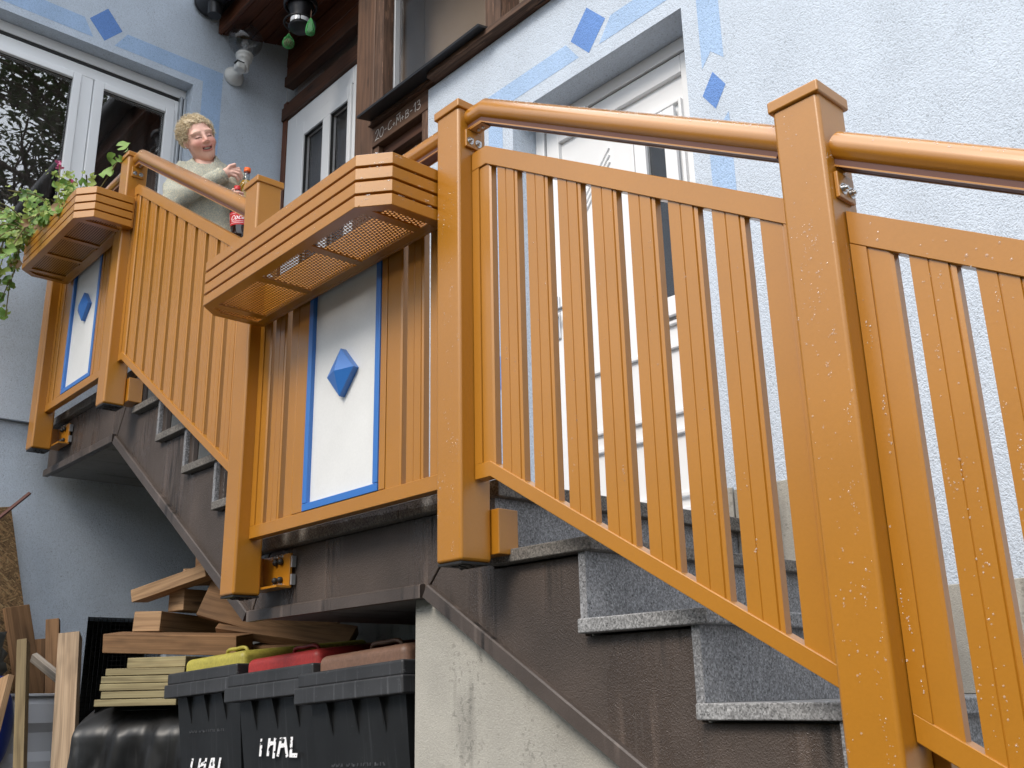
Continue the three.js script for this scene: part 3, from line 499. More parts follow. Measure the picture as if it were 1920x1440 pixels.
// handrails with a dark strip below and fixing plates at the posts
function handrail(path) {
  const g = group('handrail', rail), z = -0.05, r = 0.0305;
  mesh('tube', sweep(path, circle(r, 28), z), M.orangeWet, g);
  mesh('under_rail', sweep(path, [[-0.038, -0.0165], [-0.038, 0.0165], [-0.022, 0.0165], [-0.022, -0.0165]], z, false), M.darkStrip, g);
  for (const s of [-1, 1]) mesh('under_lip', sweep(path, [[-0.0395, 0.0145 * s], [-0.0395, 0.0185 * s], [-0.0365, 0.0185 * s], [-0.0365, 0.0145 * s]], z, false), M.orange, g);
  return g;
}
function fixing(x, y, g, flat = true) { // plate on the +x face of a post, two hex bolts, screws under the tube
  mesh('fixing_plate', merge([rbox(x + 0.0005, x + 0.009, y - 0.098, y - 0.045, -0.078, -0.02, 0.002), ...(flat ? [rbox(x + 0.009, x + 0.06, y - 0.045, y - 0.039, -0.068, -0.032, 0.002)] : [])]), M.orange, g);
  for (const z of [-0.064, -0.035]) mesh('bolt', hexBolt(x + 0.0095, y - 0.078, z, 'x', 0.0075, 0.006), M.steel, g);
  if (flat) for (const dx of [0.028, 0.046]) mesh('screw', cyl(0.004, 0.0045, 0.004, x + dx, y - 0.0475, -0.05), M.steel, g);
}
let hr = handrail([[0.1005, 0.628], [0.165, 0.628], [1.072, 0.106]]); fixing(0.1, 0.628, hr);
hr = handrail([[1.173, 0.047], [2.119, -0.5]]); fixing(1.1725, 0.03, hr, false);
hr = handrail([[-1.0825, 0.622], [-0.0005, 0.622]]); fixing(-1.083, 0.622, hr);
hr = handrail([[-2.475, 1.643], [-2.418, 1.643], [-1.184, 0.853]]); fixing(-2.4754, 1.643, hr);
hr = handrail([[-3.474, 1.62], [-2.576, 1.62]]);

// ---------------------------------------------------------------- flower boxes hung outside the landing panels
function flowerBox(x0, x1, yb, label) {
  const fb = tag(group('flower_box'), label, 'flower box', undefined);
  const zf = 0.214, zb = -0.03, ch = 0.08, cz = 0.066, plan = [[x0, zb], [x0, zf - cz], [x0 + ch * 0.75, zf], [x1 - ch, zf], [x1, zf - cz], [x1, zb]];
  // four courses of mitred board, gaps between them backed by an inner liner
  const ring = (pl, t, y0, y1) => { // open ring wall of thickness t along the plan
    const inn = pl.map(([x, z], i) => { const a = pl[Math.max(0, i - 1)], b = pl[Math.min(pl.length - 1, i + 1)]; let dx = b[0] - a[0], dz = b[1] - a[1]; const l = Math.hypot(dx, dz); dx /= l; dz /= l; let nx = dz, nz = -dx; if (nx * ((x0 + x1) / 2 - x) + nz * (0.09 - z) < 0) { nx = -nx; nz = -nz; } if (i === 0 || i === pl.length - 1) { nz = 0; nx = Math.sign(nx); return [x + nx * t, z]; } return [x + nx * t * 1.08, z + nz * t * 1.08]; });
    const P = [], q = (a, b, d, e) => P.push(...a, ...b, ...d, ...a, ...d, ...e), bv = Math.min(0.0015, t * 0.3);
    const lift = (o, k) => o.map(([x, z], i) => { const [x2, z2] = inn[i], l = Math.hypot(x2 - x, z2 - z) || 1; return [x + (x2 - x) / l * k, z + (z2 - z) / l * k]; });
    const o2 = lift(pl, bv), at = (p, y) => [p[0], y, p[1]];
    for (let i = 0; i < pl.length - 1; i++) { const k = i + 1;
      q(at(pl[i], y0 + bv), at(pl[k], y0 + bv), at(pl[k], y1 - bv), at(pl[i], y1 - bv)); q(at(pl[i], y1 - bv), at(pl[k], y1 - bv), at(o2[k], y1), at(o2[i], y1)); q(at(o2[i], y0), at(o2[k], y0), at(pl[k], y0 + bv), at(pl[i], y0 + bv));
      q(at(o2[i], y1), at(o2[k], y1), at(inn[k], y1), at(inn[i], y1)); q(at(inn[i], y1), at(inn[k], y1), at(inn[k], y0), at(inn[i], y0)); q(at(inn[i], y0), at(inn[k], y0), at(o2[k], y0), at(o2[i], y0)); }
    for (const i of [0, pl.length - 1]) q(at(pl[i], y0), at(pl[i], y1), at(inn[i], y1), at(inn[i], y0));
    const g = new THREE.BufferGeometry(); g.setAttribute('position', new THREE.Float32BufferAttribute(P, 3)); g.computeVertexNormals(); return boxUV(g);
  };
  const H = 0.16, n = 4, gap = 0.007, bh = (H - gap * (n - 1)) / n;
  for (let k = 0; k < n; k++) mesh('board_course', ring(plan, 0.014, yb + k * (bh + gap), yb + k * (bh + gap) + bh), M.orange, fb);
  const inner = plan.map(([x, z]) => [x0 + (x - x0) * 0.974 + (x1 - x0) * 0.013, z > 0 ? z - 0.0145 : z]);
  mesh('liner', ring(inner, 0.003, yb + 0.012, yb + H - 0.012), M.orange, fb);
  mesh('back_board', rbox(x0 + 0.006, x1 - 0.006, yb, yb + H, zb - 0.01, zb, 0.002), M.orange, fb);
  // base: frame bars with perforated sheets between them
  const y = yb + 0.008, bays = [x0 + 0.012, x0 + 0.085, x0 + 0.085 + (x1 - x0 - 0.17) / 3, x0 + 0.085 + (x1 - x0 - 0.17) * 2 / 3, x1 - 0.085, x1 - 0.012];
  for (let k = 1; k < 5; k++) mesh('base_bar', rbox(bays[k] - 0.016, bays[k] + 0.016, yb + 0.001, yb + 0.007, zb + 0.004, zf - 0.006, 0.002), M.orange, fb);
  mesh('base_rim', merge([ring(plan.map(([x, z]) => [x + (x < (x0 + x1) / 2 ? 0.002 : -0.002), z > 0 ? z - 0.003 : z]), 0.03, yb + 0.0005, yb + 0.0055), rbox(x0 + 0.034, x1 - 0.034, yb + 0.0005, yb + 0.0055, zb, zb + 0.03, 0.001)]), M.orange, fb);
  for (let k = 1; k < 4; k++) mesh('inner_ledge', rbox(bays[k] + 0.024, bays[k + 1] - 0.024, yb - 0.002, yb + 0.0145, zb + 0.0315, zb + 0.037, 0.001), M.orange, fb);
  // perforated sheet: square cells with an eight-sided hole, laid in offset rows
  const cell = 0.0128, hr2 = 0.0042, pts = [];
  const inside = (x, z) => { const d = Math.min(x - x0, x1 - x); return z > zb + 0.03 && z < zf - 0.028 && d > 0.03 && (d > ch || z < zf - cz + (d - 0.012) * 0.9 - 0.012); };
  const rows = Math.floor((zf - zb - 0.05) / (cell * 0.87));
  for (let r = 0; r < rows; r++) {
    const z = zb + 0.036 + r * cell * 0.87, o = (r % 2) * cell / 2;
    for (let x = x0 + 0.03 + o; x < x1 - 0.03; x += cell) {
      if (!inside(x, z)) continue;
      const hz = cell * 0.87 / 2, hx = cell / 2, outer = [[hx, 0], [hx, hz], [0, hz], [-hx, hz], [-hx, 0], [-hx, -hz], [0, -hz], [hx, -hz]];
      for (let i = 0; i < 8; i++) { const j = (i + 1) % 8, a = i * Math.PI / 4, b = j * Math.PI / 4; const q = [[x + outer[i][0], z + outer[i][1]], [x + outer[j][0], z + outer[j][1]], [x + Math.cos(b) * hr2, z + Math.sin(b) * hr2], [x + Math.cos(a) * hr2, z + Math.sin(a) * hr2]]; for (const m of [0, 1, 2, 0, 2, 3]) pts.push(q[m][0], y, q[m][1]); }
    }
  }
  const pg = new THREE.BufferGeometry(); pg.setAttribute('position', new THREE.Float32BufferAttribute(pts, 3)); pg.computeVertexNormals();
  mesh('perforated_base', boxUV(pg), M.orange, fb);
  return fb;
}
flowerBox(-1.058, -0.004, 0.338, 'empty ochre metal flower box with perforated base hung above the front landing panel');
const fb2 = flowerBox(-3.33, -2.43, 1.255, 'ochre metal flower box holding pink geraniums on the upper landing');

// ---------------------------------------------------------------- wall lamp, lantern, feeders
{
  const g = tag(group('wall_lamp'), 'white wall lamp with clear glass globe and motion sensor', 'lamp');
  const white = phys({ color: lin(0.62, 0.62, 0.6), roughness: 0.4 });
  const y = 3.25, z = -1.09, cx = -3.585;
  mesh('base_plate', (() => { const l = lathe([[0, 0], [0.068, 0], [0.072, 0.012], [0.066, 0.03], [0.05, 0.05], [0.03, 0.07], [0.026, 0.12], [0, 0.13]]); l.rotateZ(-Math.PI / 2); l.translate(LX, y, z); return l; })(), white, g);
  mesh('stem', (() => { const l = lathe([[0, 0], [0.03, 0.002], [0.037, 0.02], [0.038, 0.075], [0.052, 0.085], [0.055, 0.1], [0.05, 0.112], [0.06, 0.118], [0.06, 0.132], [0.05, 0.14], [0.05, 0.15], [0, 0.15]]); l.translate(cx, y - 0.035, z); return l; })(), white, g);
  mesh('motion_sensor', (() => { const l = merge([new THREE.SphereGeometry(0.036, 20, 14), (() => { const b = new RoundedBoxGeometry(0.07, 0.05, 0.06, 2, 0.014); b.translate(0.012, -0.006, 0.02); return b; })()]); l.translate(cx + 0.018, y - 0.03, z + 0.025); return l; })(), white, g);
  mesh('sensor_slot', (() => { const b = new RoundedBoxGeometry(0.05, 0.008, 0.055, 1, 0.002); b.translate(cx + 0.034, y - 0.006, z + 0.05); return b; })(), M.black, g);
  mesh('globe', (() => { const s = new THREE.SphereGeometry(0.118, 40, 28); s.translate(cx, y + 0.215, z); return s; })(), M.clear, g);
  mesh('bulb', (() => { const l = lathe([[0, 0.1], [0.012, 0.098], [0.024, 0.085], [0.029, 0.065], [0.026, 0.045], [0.016, 0.025], [0.014, 0]]); l.translate(cx, y + 0.12, z); return l; })(), phys({ color: 0xffffff, roughness: 0.05, transmission: 0.85, thickness: 0, ior: 1.45 }), g);
}
{
  const lx = -2.845, lz = -1.1, ly = 3.2, iron = std({ color: lin(0.018, 0.018, 0.02), roughness: 0.4, metalness: 0.4 });
  const g = tag(group('hanging_lantern'), 'black iron lantern with a ring hanging beneath the porch roof', 'lantern');
  mesh('body', (() => { const l = lathe([[0, -0.075], [0.02, -0.075], [0.068, -0.06], [0.074, -0.045], [0.06, -0.03], [0.058, 0.0], [0.062, 0.05], [0.085, 0.11], [0.07, 0.14], [0.03, 0.2], [0.012, 0.23], [0, 0.235]], 26); l.translate(lx, ly, lz); return l; })(), iron, g);
  mesh('glass_strip', (() => { const l = lathe([[0.0608, -0.026], [0.0612, 0.006]], 26); l.translate(lx, ly, lz); return l; })(), phys({ color: lin(0.7, 0.72, 0.75), roughness: 0.12 }), g);
  mesh('ring', (() => { const t = new THREE.TorusGeometry(0.098, 0.006, 10, 40); t.rotateX(Math.PI / 2); t.translate(lx, ly - 0.02, lz); return t; })(), iron, g);
  mesh('ring', (() => { const t = new THREE.TorusGeometry(0.1, 0.009, 10, 40); t.scale(1, 1, 2.4); t.rotateX(Math.PI / 2); t.translate(lx, ly + 0.12, lz); return t; })(), iron, g);
  for (let k = 0; k < 4; k++) { const a = k * 1.57 + 0.5; mesh('ring_arm', tube([[lx + 0.06 * Math.cos(a), ly - 0.04, lz + 0.06 * Math.sin(a)], [lx + 0.08 * Math.cos(a), ly - 0.025, lz + 0.08 * Math.sin(a)], [lx + 0.098 * Math.cos(a), ly - 0.02, lz + 0.098 * Math.sin(a)]], 0.004, 6), iron, g); }
  mesh('chain', cyl(0.005, 0.005, 0.16, lx, ly + 0.31, lz), iron, g);
  // two net bags of bird food
  const net = (x, y, z, full, label) => {
    const o = tag(group('feeder_net'), label, 'bird feeder'), P = full ? [[0.003, 0.085], [0.01, 0.07], [0.028, 0.045], [0.036, 0.02], [0.033, 0.0], [0.018, -0.014], [0, -0.018]] : [[0.003, 0.1], [0.012, 0.08], [0.022, 0.05], [0.027, 0.01], [0.024, -0.012], [0, -0.016]];
    if (full) mesh('fat_ball', (() => { const s = new THREE.IcosahedronGeometry(0.031, 3), p = s.attributes.position; for (let i = 0; i < p.count; i++) { const k = 1 + 0.1 * (hash(Math.round(p.getX(i) * 900), Math.round(p.getY(i) * 900 + p.getZ(i) * 700), 3) - 0.5); p.setXYZ(i, p.getX(i) * k, p.getY(i) * k, p.getZ(i) * k); } s.computeVertexNormals(); s.translate(x, y + 0.014, z); return boxUV(s, false, 8); })(), std({ color: lin(0.3, 0.22, 0.15), roughness: 0.9, map: T_granite }), o);
    const green = std({ color: lin(0.08, 0.42, 0.12), roughness: 0.6 }), curve = P.map(([r, yy]) => [r + 0.0015, yy]); const L = [];
    for (let k = 0; k < 14; k++) for (const s of [1, -1]) L.push(tube(curve.map(([r, yy], i) => { const a = k * 6.283 / 14 + s * i * 0.28; return [x + r * Math.cos(a), y + yy, z + r * Math.sin(a)]; }), full ? 0.0009 : 0.0013, 4, false, 12));
    mesh('net', merge(L), green, o);
    if (!full) mesh('lining', (() => { const l = lathe(P); l.scale(1, 1, 0.5); l.translate(x, y, z); return l; })(), phys({ color: lin(0.25, 0.42, 0.26), roughness: 0.7, transmission: 0.3, thickness: 0 }), o);
    mesh('tie', tube([[x, y + 0.085, z], [x + 0.002, y + 0.12, z], [x + 0.004, y + 0.16, z]], 0.0014, 5), std({ color: lin(0.35, 0.2, 0.13), roughness: 0.6 }), o);
  };
  net(lx - 0.1, ly - 0.135, lz + 0.02, true, 'green net with a brown fat ball hanging from the lantern');
  net(lx + 0.1, ly - 0.13, lz - 0.02, false, 'nearly empty green feeder net hanging from the lantern');
}

// ---------------------------------------------------------------- wheeled bins under the landing
const font = await new FontLoader().loadAsync('fonts/droid/droid_sans_bold.typeface.json');
const plastic = std({ color: lin(0.03, 0.032, 0.034), roughness: 0.5, map: T_scuff });
const plasticRim = std({ color: lin(0.12, 0.122, 0.13), roughness: 0.45, map: T_scuff });
function bin(x, y, z, roll, lidCol, label, word, wordY, embY) {
  const g = tag(group('wheeled_bin'), label, 'bin', 'wheeled bins under the stairs');
  g.position.set(x, y, z); g.rotation.set(0, 0.03, roll); g.scale.set(0.98, 1, 1);
  // local: front face at z = 0 (top), width 0.58 from x = 0, rim underside at y = 0, depth 0.7
  const H = 1.0, w = 0.5, x0 = 0.04, tp = 0.05, P = [];
  const ring = (yy, k) => [[x0 + tp * k, -0.03 - 0.09 * k], [x0 + w - tp * k, -0.03 - 0.09 * k], [x0 + w - tp * k, -0.66 + 0.06 * k], [x0 + tp * k, -0.66 + 0.06 * k]].map(([a, c]) => [a, yy, c]);
  const a = ring(0, 0), b = ring(-H + 0.06, 1); const quad = (p, q, r, s) => P.push(...p, ...q, ...r, ...p, ...r, ...s);
  for (let i = 0; i < 4; i++) { const j = (i + 1) % 4; quad(b[i], b[j], a[j], a[i]); } quad(b[3], b[2], b[1], b[0]);
  const bg = new THREE.BufferGeometry(); bg.setAttribute('position', new THREE.Float32BufferAttribute(P, 3)); bg.computeVertexNormals(); mesh('body', boxUV(bg), plastic, g);
  for (const rx of [0.15, 0.29, 0.43]) mesh('gusset', slab([[-0.001, 0], [0.012, 0], [0.012, -0.001], [0.0, -0.14]].map(([p, q]) => [p, q]), 0, 0.001) && (() => { const q = new THREE.BufferGeometry(), t = 0.004; const A = [[0, 0, -0.012], [0, 0, -0.03], [0, -0.1, -0.0395]]; const V = []; for (const s of [-t, t]) for (const k of A) V.push([k[0] + s + rx, k[1], k[2]]); const I = [0, 1, 2, 3, 5, 4, 0, 3, 4, 0, 4, 1, 1, 4, 5, 1, 5, 2, 2, 5, 3, 2, 3, 0], PP = []; I.forEach((i) => PP.push(...V[i])); q.setAttribute('position', new THREE.Float32BufferAttribute(PP, 3)); q.computeVertexNormals(); return boxUV(q); })(), plastic, g);
  mesh('rim', merge([rbox(0, 0.58, 0, 0.052, -0.7, 0.012, 0.006), rbox(0.008, 0.572, 0.05, 0.095, -0.7, 0.004, 0.008)]), plasticRim, g);
  const lid = group('lid', g);
  mesh('lid_top', (() => { const q = new RoundedBoxGeometry(0.47, 0.075, 0.58, 4, 0.026); q.translate(0.285, 0.11, -0.335); const p = q.attributes.position; for (let i = 0; i < p.count; i++) { const k = Math.max(0, Math.min(1, (-p.getZ(i) - 0.14) / 0.18)); if (p.getY(i) > 0.11) p.setY(i, p.getY(i) + 0.05 * k * k * (3 - 2 * k)); } q.computeVertexNormals(); return boxUV(q); })(), lidCol, lid);
  mesh('lid_handle', tube([[0.2, 0.14, -0.16], [0.21, 0.168, -0.15], [0.285, 0.172, -0.148], [0.36, 0.168, -0.15], [0.37, 0.14, -0.16]], 0.007, 8), lidCol, lid);
  for (const wx of [0.1, 0.48]) mesh('wheel', cyl(0.1, 0.1, 0.05, wx, -H + 0.1, -0.66, 'x', 22), M.black, g);
  mesh('axle', cyl(0.012, 0.012, 0.4, 0.29, -H + 0.1, -0.66, 'x', 10), M.steel, g);
  if (embY) { const t = new TextGeometry('SSI SCHÄFER', { font, size: 0.034, depth: 0.0014, curveSegments: 4 }); t.rotateX(-0.0955); t.translate(0.13, embY, -0.0295 + 0.0957 * embY); mesh('embossed_lettering', t, plasticRim, g); }
  if (word) { // white paint lettering, worn
    const cv = document.createElement('canvas'); cv.width = 512; cv.height = 256; const c = cv.getContext('2d'); c.strokeStyle = '#e8e8ea'; c.lineWidth = 27; c.lineCap = 'butt';
    const s = (...p) => { c.beginPath(); c.moveTo(p[0], p[1]); for (let i = 2; i < p.length; i += 2) c.lineTo(p[i], p[i + 1]); c.stroke(); };
    if (word === 1) { s(20, 70, 130, 30); s(62, 60, 40, 240); s(165, 70, 150, 245); s(250, 60, 228, 245); s(155, 165, 240, 145); s(285, 245, 335, 70, 375, 245); s(300, 185, 360, 180); s(440, 50, 420, 235, 490, 225); }
    else { s(20, 40, 120, 44); s(38, 60, 42, 225); s(130, 90, 128, 225); s(190, 30, 196, 240); s(130, 150, 190, 140); s(240, 230, 270, 45, 345, 235); s(250, 165, 320, 160); s(372, 80, 380, 225, 450, 228); }
    const im = c.getImageData(0, 0, 512, 256); for (let i = 0; i < 512 * 256; i++) { const u = (i % 512) / 512, v = Math.floor(i / 512) / 256; const n = fbm(u, v, 30, 14, 131 + word, 3); if (v > 0.3 && n > 0.67 || (word === 2 && u > 0.3 && vn(u * 7, v * 5, 7, 5, 135) > 0.85)) im.data[i * 4 + 3] = 0; } c.putImageData(im, 0, 0);
    const t = new THREE.CanvasTexture(cv); t.colorSpace = THREE.SRGBColorSpace;
    const q = new THREE.PlaneGeometry(0.3, 0.13); q.rotateX(-0.0955); q.translate(word === 1 ? 0.27 : 0.31, wordY, -0.0285 + 0.0957 * wordY); mesh('painted_word', q, std({ map: t, transparent: true, roughness: 0.7 }), g);
  }
  mesh('body_base', rbox(x0 + tp, x0 + w - tp, -H + 0.005, -H + 0.061, -0.6, -0.125, 0.01), plastic, g);
  return g;
}
const lidMat = (r, g, b) => phys({ color: lin(r, g, b), roughness: 0.5, map: T_dust });
bin(-2.03, -0.915, -0.215, 0.042, lidMat(0.62, 0.54, 0.1), 'black wheeled bin with yellow lid and worn white lettering beside the plank stack', 1, -0.235, -0.135);
bin(-1.48, -0.935, -0.2, 0.045, lidMat(0.52, 0.045, 0.04), 'black wheeled bin with red lid between the yellow and brown lidded bins', 2, -0.135, -0.245);
bin(-0.965, -0.946, -0.185, 0.05, lidMat(0.27, 0.15, 0.1), 'black wheeled bin with brown lid next to the support wall', 0, 0, -0.19);

// ---------------------------------------------------------------- timber stored under the stairs
const woodA = std({ color: lin(0.47, 0.3, 0.165), roughness: 0.8, map: T_wood, bumpMap: T_woodB, bumpScale: 0.001 });
const woodB = std({ color: lin(0.34, 0.19, 0.09), roughness: 0.8, map: T_wood, bumpMap: T_woodB, bumpScale: 0.001 });
const woodC = std({ color: lin(0.44, 0.38, 0.21), roughness: 0.85, map: T_wood, bumpMap: T_woodB, bumpScale: 0.001 });
const woodG = std({ color: lin(0.3, 0.23, 0.12), roughness: 0.85, map: T_wood, bumpMap: T_woodB, bumpScale: 0.001 });
const woodP = std({ color: lin(0.62, 0.46, 0.31), roughness: 0.8, map: T_wood, bumpMap: T_woodB, bumpScale: 0.001 });
const osb = std({ color: lin(0.36, 0.25, 0.15), roughness: 0.9, map: rep(T_osb, 3.2) });
function lumber(name, a, b, w, t, turn, m, label, cat, grp) { return tag(mesh(name, bar(a, b, w, t, turn), m, scene), label, cat, grp); }
const G1 = 'beams stacked under the stairs', G2 = 'boards leaning on the end wall';
{
  // directions: along the stack (into the depth) and across it
  const D = new THREE.Vector3(-0.47, 0, -0.883), A = new THREE.Vector3(0.883, 0, -0.47);
  const beam = (px, py, pz, L, w, h, yaw, m, label, tilt = 0) => { // near end at (px,py,pz), running into the depth
    const d = D.clone().applyAxisAngle(new THREE.Vector3(0, 1, 0), yaw); const e = [px + d.x * L, py + tilt * L, pz + d.z * L];
    return lumber('beam', [px, py, pz], e, w, h, 0, m, label, 'beam', G1);
  };
  beam(-2.68, -0.565, -0.375, 0.75, 0.155, 0.092, 0, woodA, 'thick square-cut pine beam with pale end, over the slanted board', -0.02);
  lumber('beam', [-2.8, -0.655, -0.27], [-2.18, -0.69, -0.62], 0.13, 0.085, 0.12, woodB, 'short brown beam lying across the pile below the thick pine beam', 'beam', G1);
  beam(-2.66, -0.465, -0.5, 0.6, 0.12, 0.1, -0.3, woodA, 'stubby beam standing on the thick pine beam');
  lumber('beam', [-2.86, -0.435, -0.4], [-2.42, -0.345, -0.56], 0.1, 0.06, 0.1, woodA, 'split plank sloping over the stubby beam', 'beam', G1);
  lumber('beam', [-2.62, -0.36, -0.52], [-2.55, -0.33, -0.95], 0.11, 0.06, 0.4, woodA, 'flat offcut resting below the topmost block', 'beam', G1);
  lumber('beam', [-2.66, -0.285, -0.6], [-2.62, -0.275, -0.98], 0.1, 0.075, 0, woodB, 'square block on top of the pile of beams', 'beam', G1);
  lumber('plank', [-2.45, -0.44, -0.56], [-2.0, -0.62, -0.98], 0.24, 0.04, 1.2, woodB, 'wide reddish plank standing on edge behind the beams', 'plank', G1);
  lumber('plank', [-2.4, -0.58, -0.62], [-1.9, -0.68, -1.0], 0.14, 0.05, 0.7, woodB, 'reddish board wedged below the landing edging', 'plank', G1);
  lumber('plank', [-2.3, -0.7, -0.75], [-1.4, -0.76, -1.05], 0.16, 0.05, 0.2, woodB, 'brown board lying in the dark behind the yellow lid', 'plank', G1);
  lumber('plank', [-1.62, -1.0, -1.12], [-1.5, -0.66, -1.14], 0.12, 0.02, 0.2, woodG, 'pointed board leaning in the dark behind the red lid', 'plank', G1);
  lumber('plank', [-1.2, -0.76, -1.1], [-0.55, -0.75, -1.12], 0.1, 0.03, 0.9, woodB, 'board lying behind the brown lidded bin', 'plank', G1);
  // props that carry the heap: packed boards below
  for (let k = 0; k < 3; k++) lumber('plank', [-2.62, -1.9 + 0.42 * k, -0.72], [-2.42, -1.9 + 0.42 * k, -1.12], 0.34, 0.4, 0, woodG, ['wooden crate on the ground beneath the heap of beams', 'wooden crate stacked between two others under the beams', 'wooden crate directly below the heap of beams'][k], 'crate', 'crates below the beams');
  // squared stack of pale boards on the tarpaulin
  const bd = [[-2.56, -0.925, -0.155, 0.36, 0.26], [-2.54, -0.893, -0.175, 0.36, 0.25], [-2.545, -0.861, -0.17, 0.36, 0.26], [-2.55, -0.83, -0.175, 0.35, 0.27], [-2.545, -0.798, -0.19, 0.34, 0.25]];
  bd.forEach(([x, y, z, w, L], k) => { const c = [x, y, z]; const n = A.clone().multiplyScalar(w / 2), d = D.clone().applyAxisAngle(new THREE.Vector3(0, 1, 0), 0.28 + 0.02 * k); lumber('board', [c[0] + n.x, c[1], c[2] + n.z], [c[0] + n.x + d.x * 0.7, c[1] - 0.0, c[2] + n.z + d.z * 0.7], w, 0.029, 0, woodC, ['lowest pale board of the squared stack, jutting out over the black sheet', 'second board from the bottom of the pale squared stack', 'middle board of the pale squared stack', 'pale board just beneath the top one of the squared stack', 'top narrow board of the five equal boards of the squared stack'][k], 'board', 'boards of the squared stack'); });
  lumber('board', [-2.43, -0.758, -0.33], [-2.8, -0.758, -0.95], 0.3, 0.045, 0, woodC, 'wider pale board lying on the squared stack below the brown beam', 'board', 'boards of the squared stack');
  // leaning boards
  lumber('particle_board', [-3.69, 0.06, 0.14], [-3.54, GND + 0.02, -0.3], 0.3, 0.022, 0, osb, 'broad flaky particle board leaning on the end wall', 'board', G2);
  lumber('board', [-3.6, -0.44, -0.06], [-3.42, GND + 0.02, -0.4], 0.13, 0.03, 0, woodB, 'reddish plank lying against the flaky particle board', 'board', G2);
  lumber('lath', [-3.64, 0.16, -0.07], [-3.35, -0.7, 0.75], 0.018, 0.012, 0, std({ color: lin(0.2, 0.09, 0.075), roughness: 0.8, map: T_wood }), 'thin rusty brown lath leaning across the particle board', 'lath');
  lumber('board', [-3.6, -0.5, -0.25], [-3.42, GND + 0.02, -0.34], 0.065, 0.06, 0.5, woodB, 'square brown batten upright behind the pale squared timber', 'board', G2);
  lumber('board', [-3.66, -0.6, -0.2], [-3.5, GND + 0.02, -0.26], 0.09, 0.04, 0.5, woodB, 'dark batten half hidden behind the square brown batten', 'board', G2);
  lumber('squared_timber', [-3.28, -0.6, -0.24], [-2.83, GND + 0.03, -0.16], 0.098, 0.098, 0.45, woodP, 'pale squared timber with one bright side leaning beside the black sheet', 'board', G2);
  lumber('board', [-3.22, -0.635, -0.005], [-2.78, GND + 0.02, 0.01], 0.045, 0.075, 0.5, woodG, 'narrow greenish board leaning left of the pale squared timber', 'board', G2);
  lumber('board', [-3.2, -0.8, 0.06], [-2.86, GND + 0.02, 0.3], 0.1, 0.03, 1.2, woodA, 'stained orange board leaning at the edge of the pile', 'board', G2);
  lumber('batten', [-3.36, -0.7, -0.1], [-3.2, -0.83, -0.215], 0.03, 0.045, 0.2, std({ color: lin(0.4, 0.37, 0.33), roughness: 0.85, map: T_wood }), 'short grey batten jammed between the leaning boards', 'batten');
}
{ // white ribbed panel behind the leaning boards
  const g = tag(group('ribbed_panel'), 'white ribbed plastic panel standing behind the leaning timbers', 'panel');
  const m = phys({ color: lin(0.62, 0.63, 0.66), roughness: 0.4 });
  const P = []; for (let i = 0; i <= 24; i++) { const y = -1.945 + i * 0.0445, k = i % 6; P.push([y, k < 3 ? 0 : 0.03]); }
  const o = []; P.forEach(([y, d]) => o.push([d, y])); P.slice().reverse().forEach(([y, d]) => o.push([d - 0.006, y]));
  const s = slab(o, 0, 0.34); s.rotateY(0); s.translate(-3.42, 0, -0.34); mesh('ribbed_sheet', boxUV(s), m, g);
  mesh('cap_edge', rbox(-3.432, -3.38, -0.885, -0.872, -0.342, 0.002, 0.003), m, g);
}
{ // grey tarpaulin bundle and the blue canister at the left edge
  const blob = (cx, cy, cz, sx, sy, sz, seed, amp, n = 36) => { const s = new THREE.SphereGeometry(1, n, n * 0.75), p = s.attributes.position; for (let i = 0; i < p.count; i++) { const x = p.getX(i), y = p.getY(i), z = p.getZ(i); const a = Math.atan2(z, x) / 6.2832 + 0.5, b = Math.acos(Math.max(-1, Math.min(1, y))) / Math.PI; const k = 1 + amp * (Math.abs(fbm(a, b, 9, 7, seed, 4) - 0.5) * 2 - 0.4); p.setXYZ(i, cx + x * sx * k, cy + y * sy * k, cz + z * sz * k); } s.computeVertexNormals(); return boxUV(s); };
  tag(mesh('tarpaulin_bundle', blob(-3.4, -0.83, 0.2, 0.2, 0.36, 0.2, 141, 0.8), phys({ color: lin(0.3, 0.31, 0.29), roughness: 0.45, map: T_scuff }), scene), 'crumpled grey tarpaulin bundle wedged beside the particle board', 'tarpaulin');
  const can = tag(group('canister'), 'blue plastic canister behind the greenish leaning board', 'canister');
  mesh('body', blob(-3.32, -1.02, 0.05, 0.08, 0.2, 0.08, 143, 0.05), phys({ color: lin(0.02, 0.05, 0.3), roughness: 0.35 }), can);
  mesh('cap', cyl(0.025, 0.025, 0.04, -3.32, -0.81, 0.05), phys({ color: lin(0.02, 0.05, 0.3), roughness: 0.35 }), can);
}
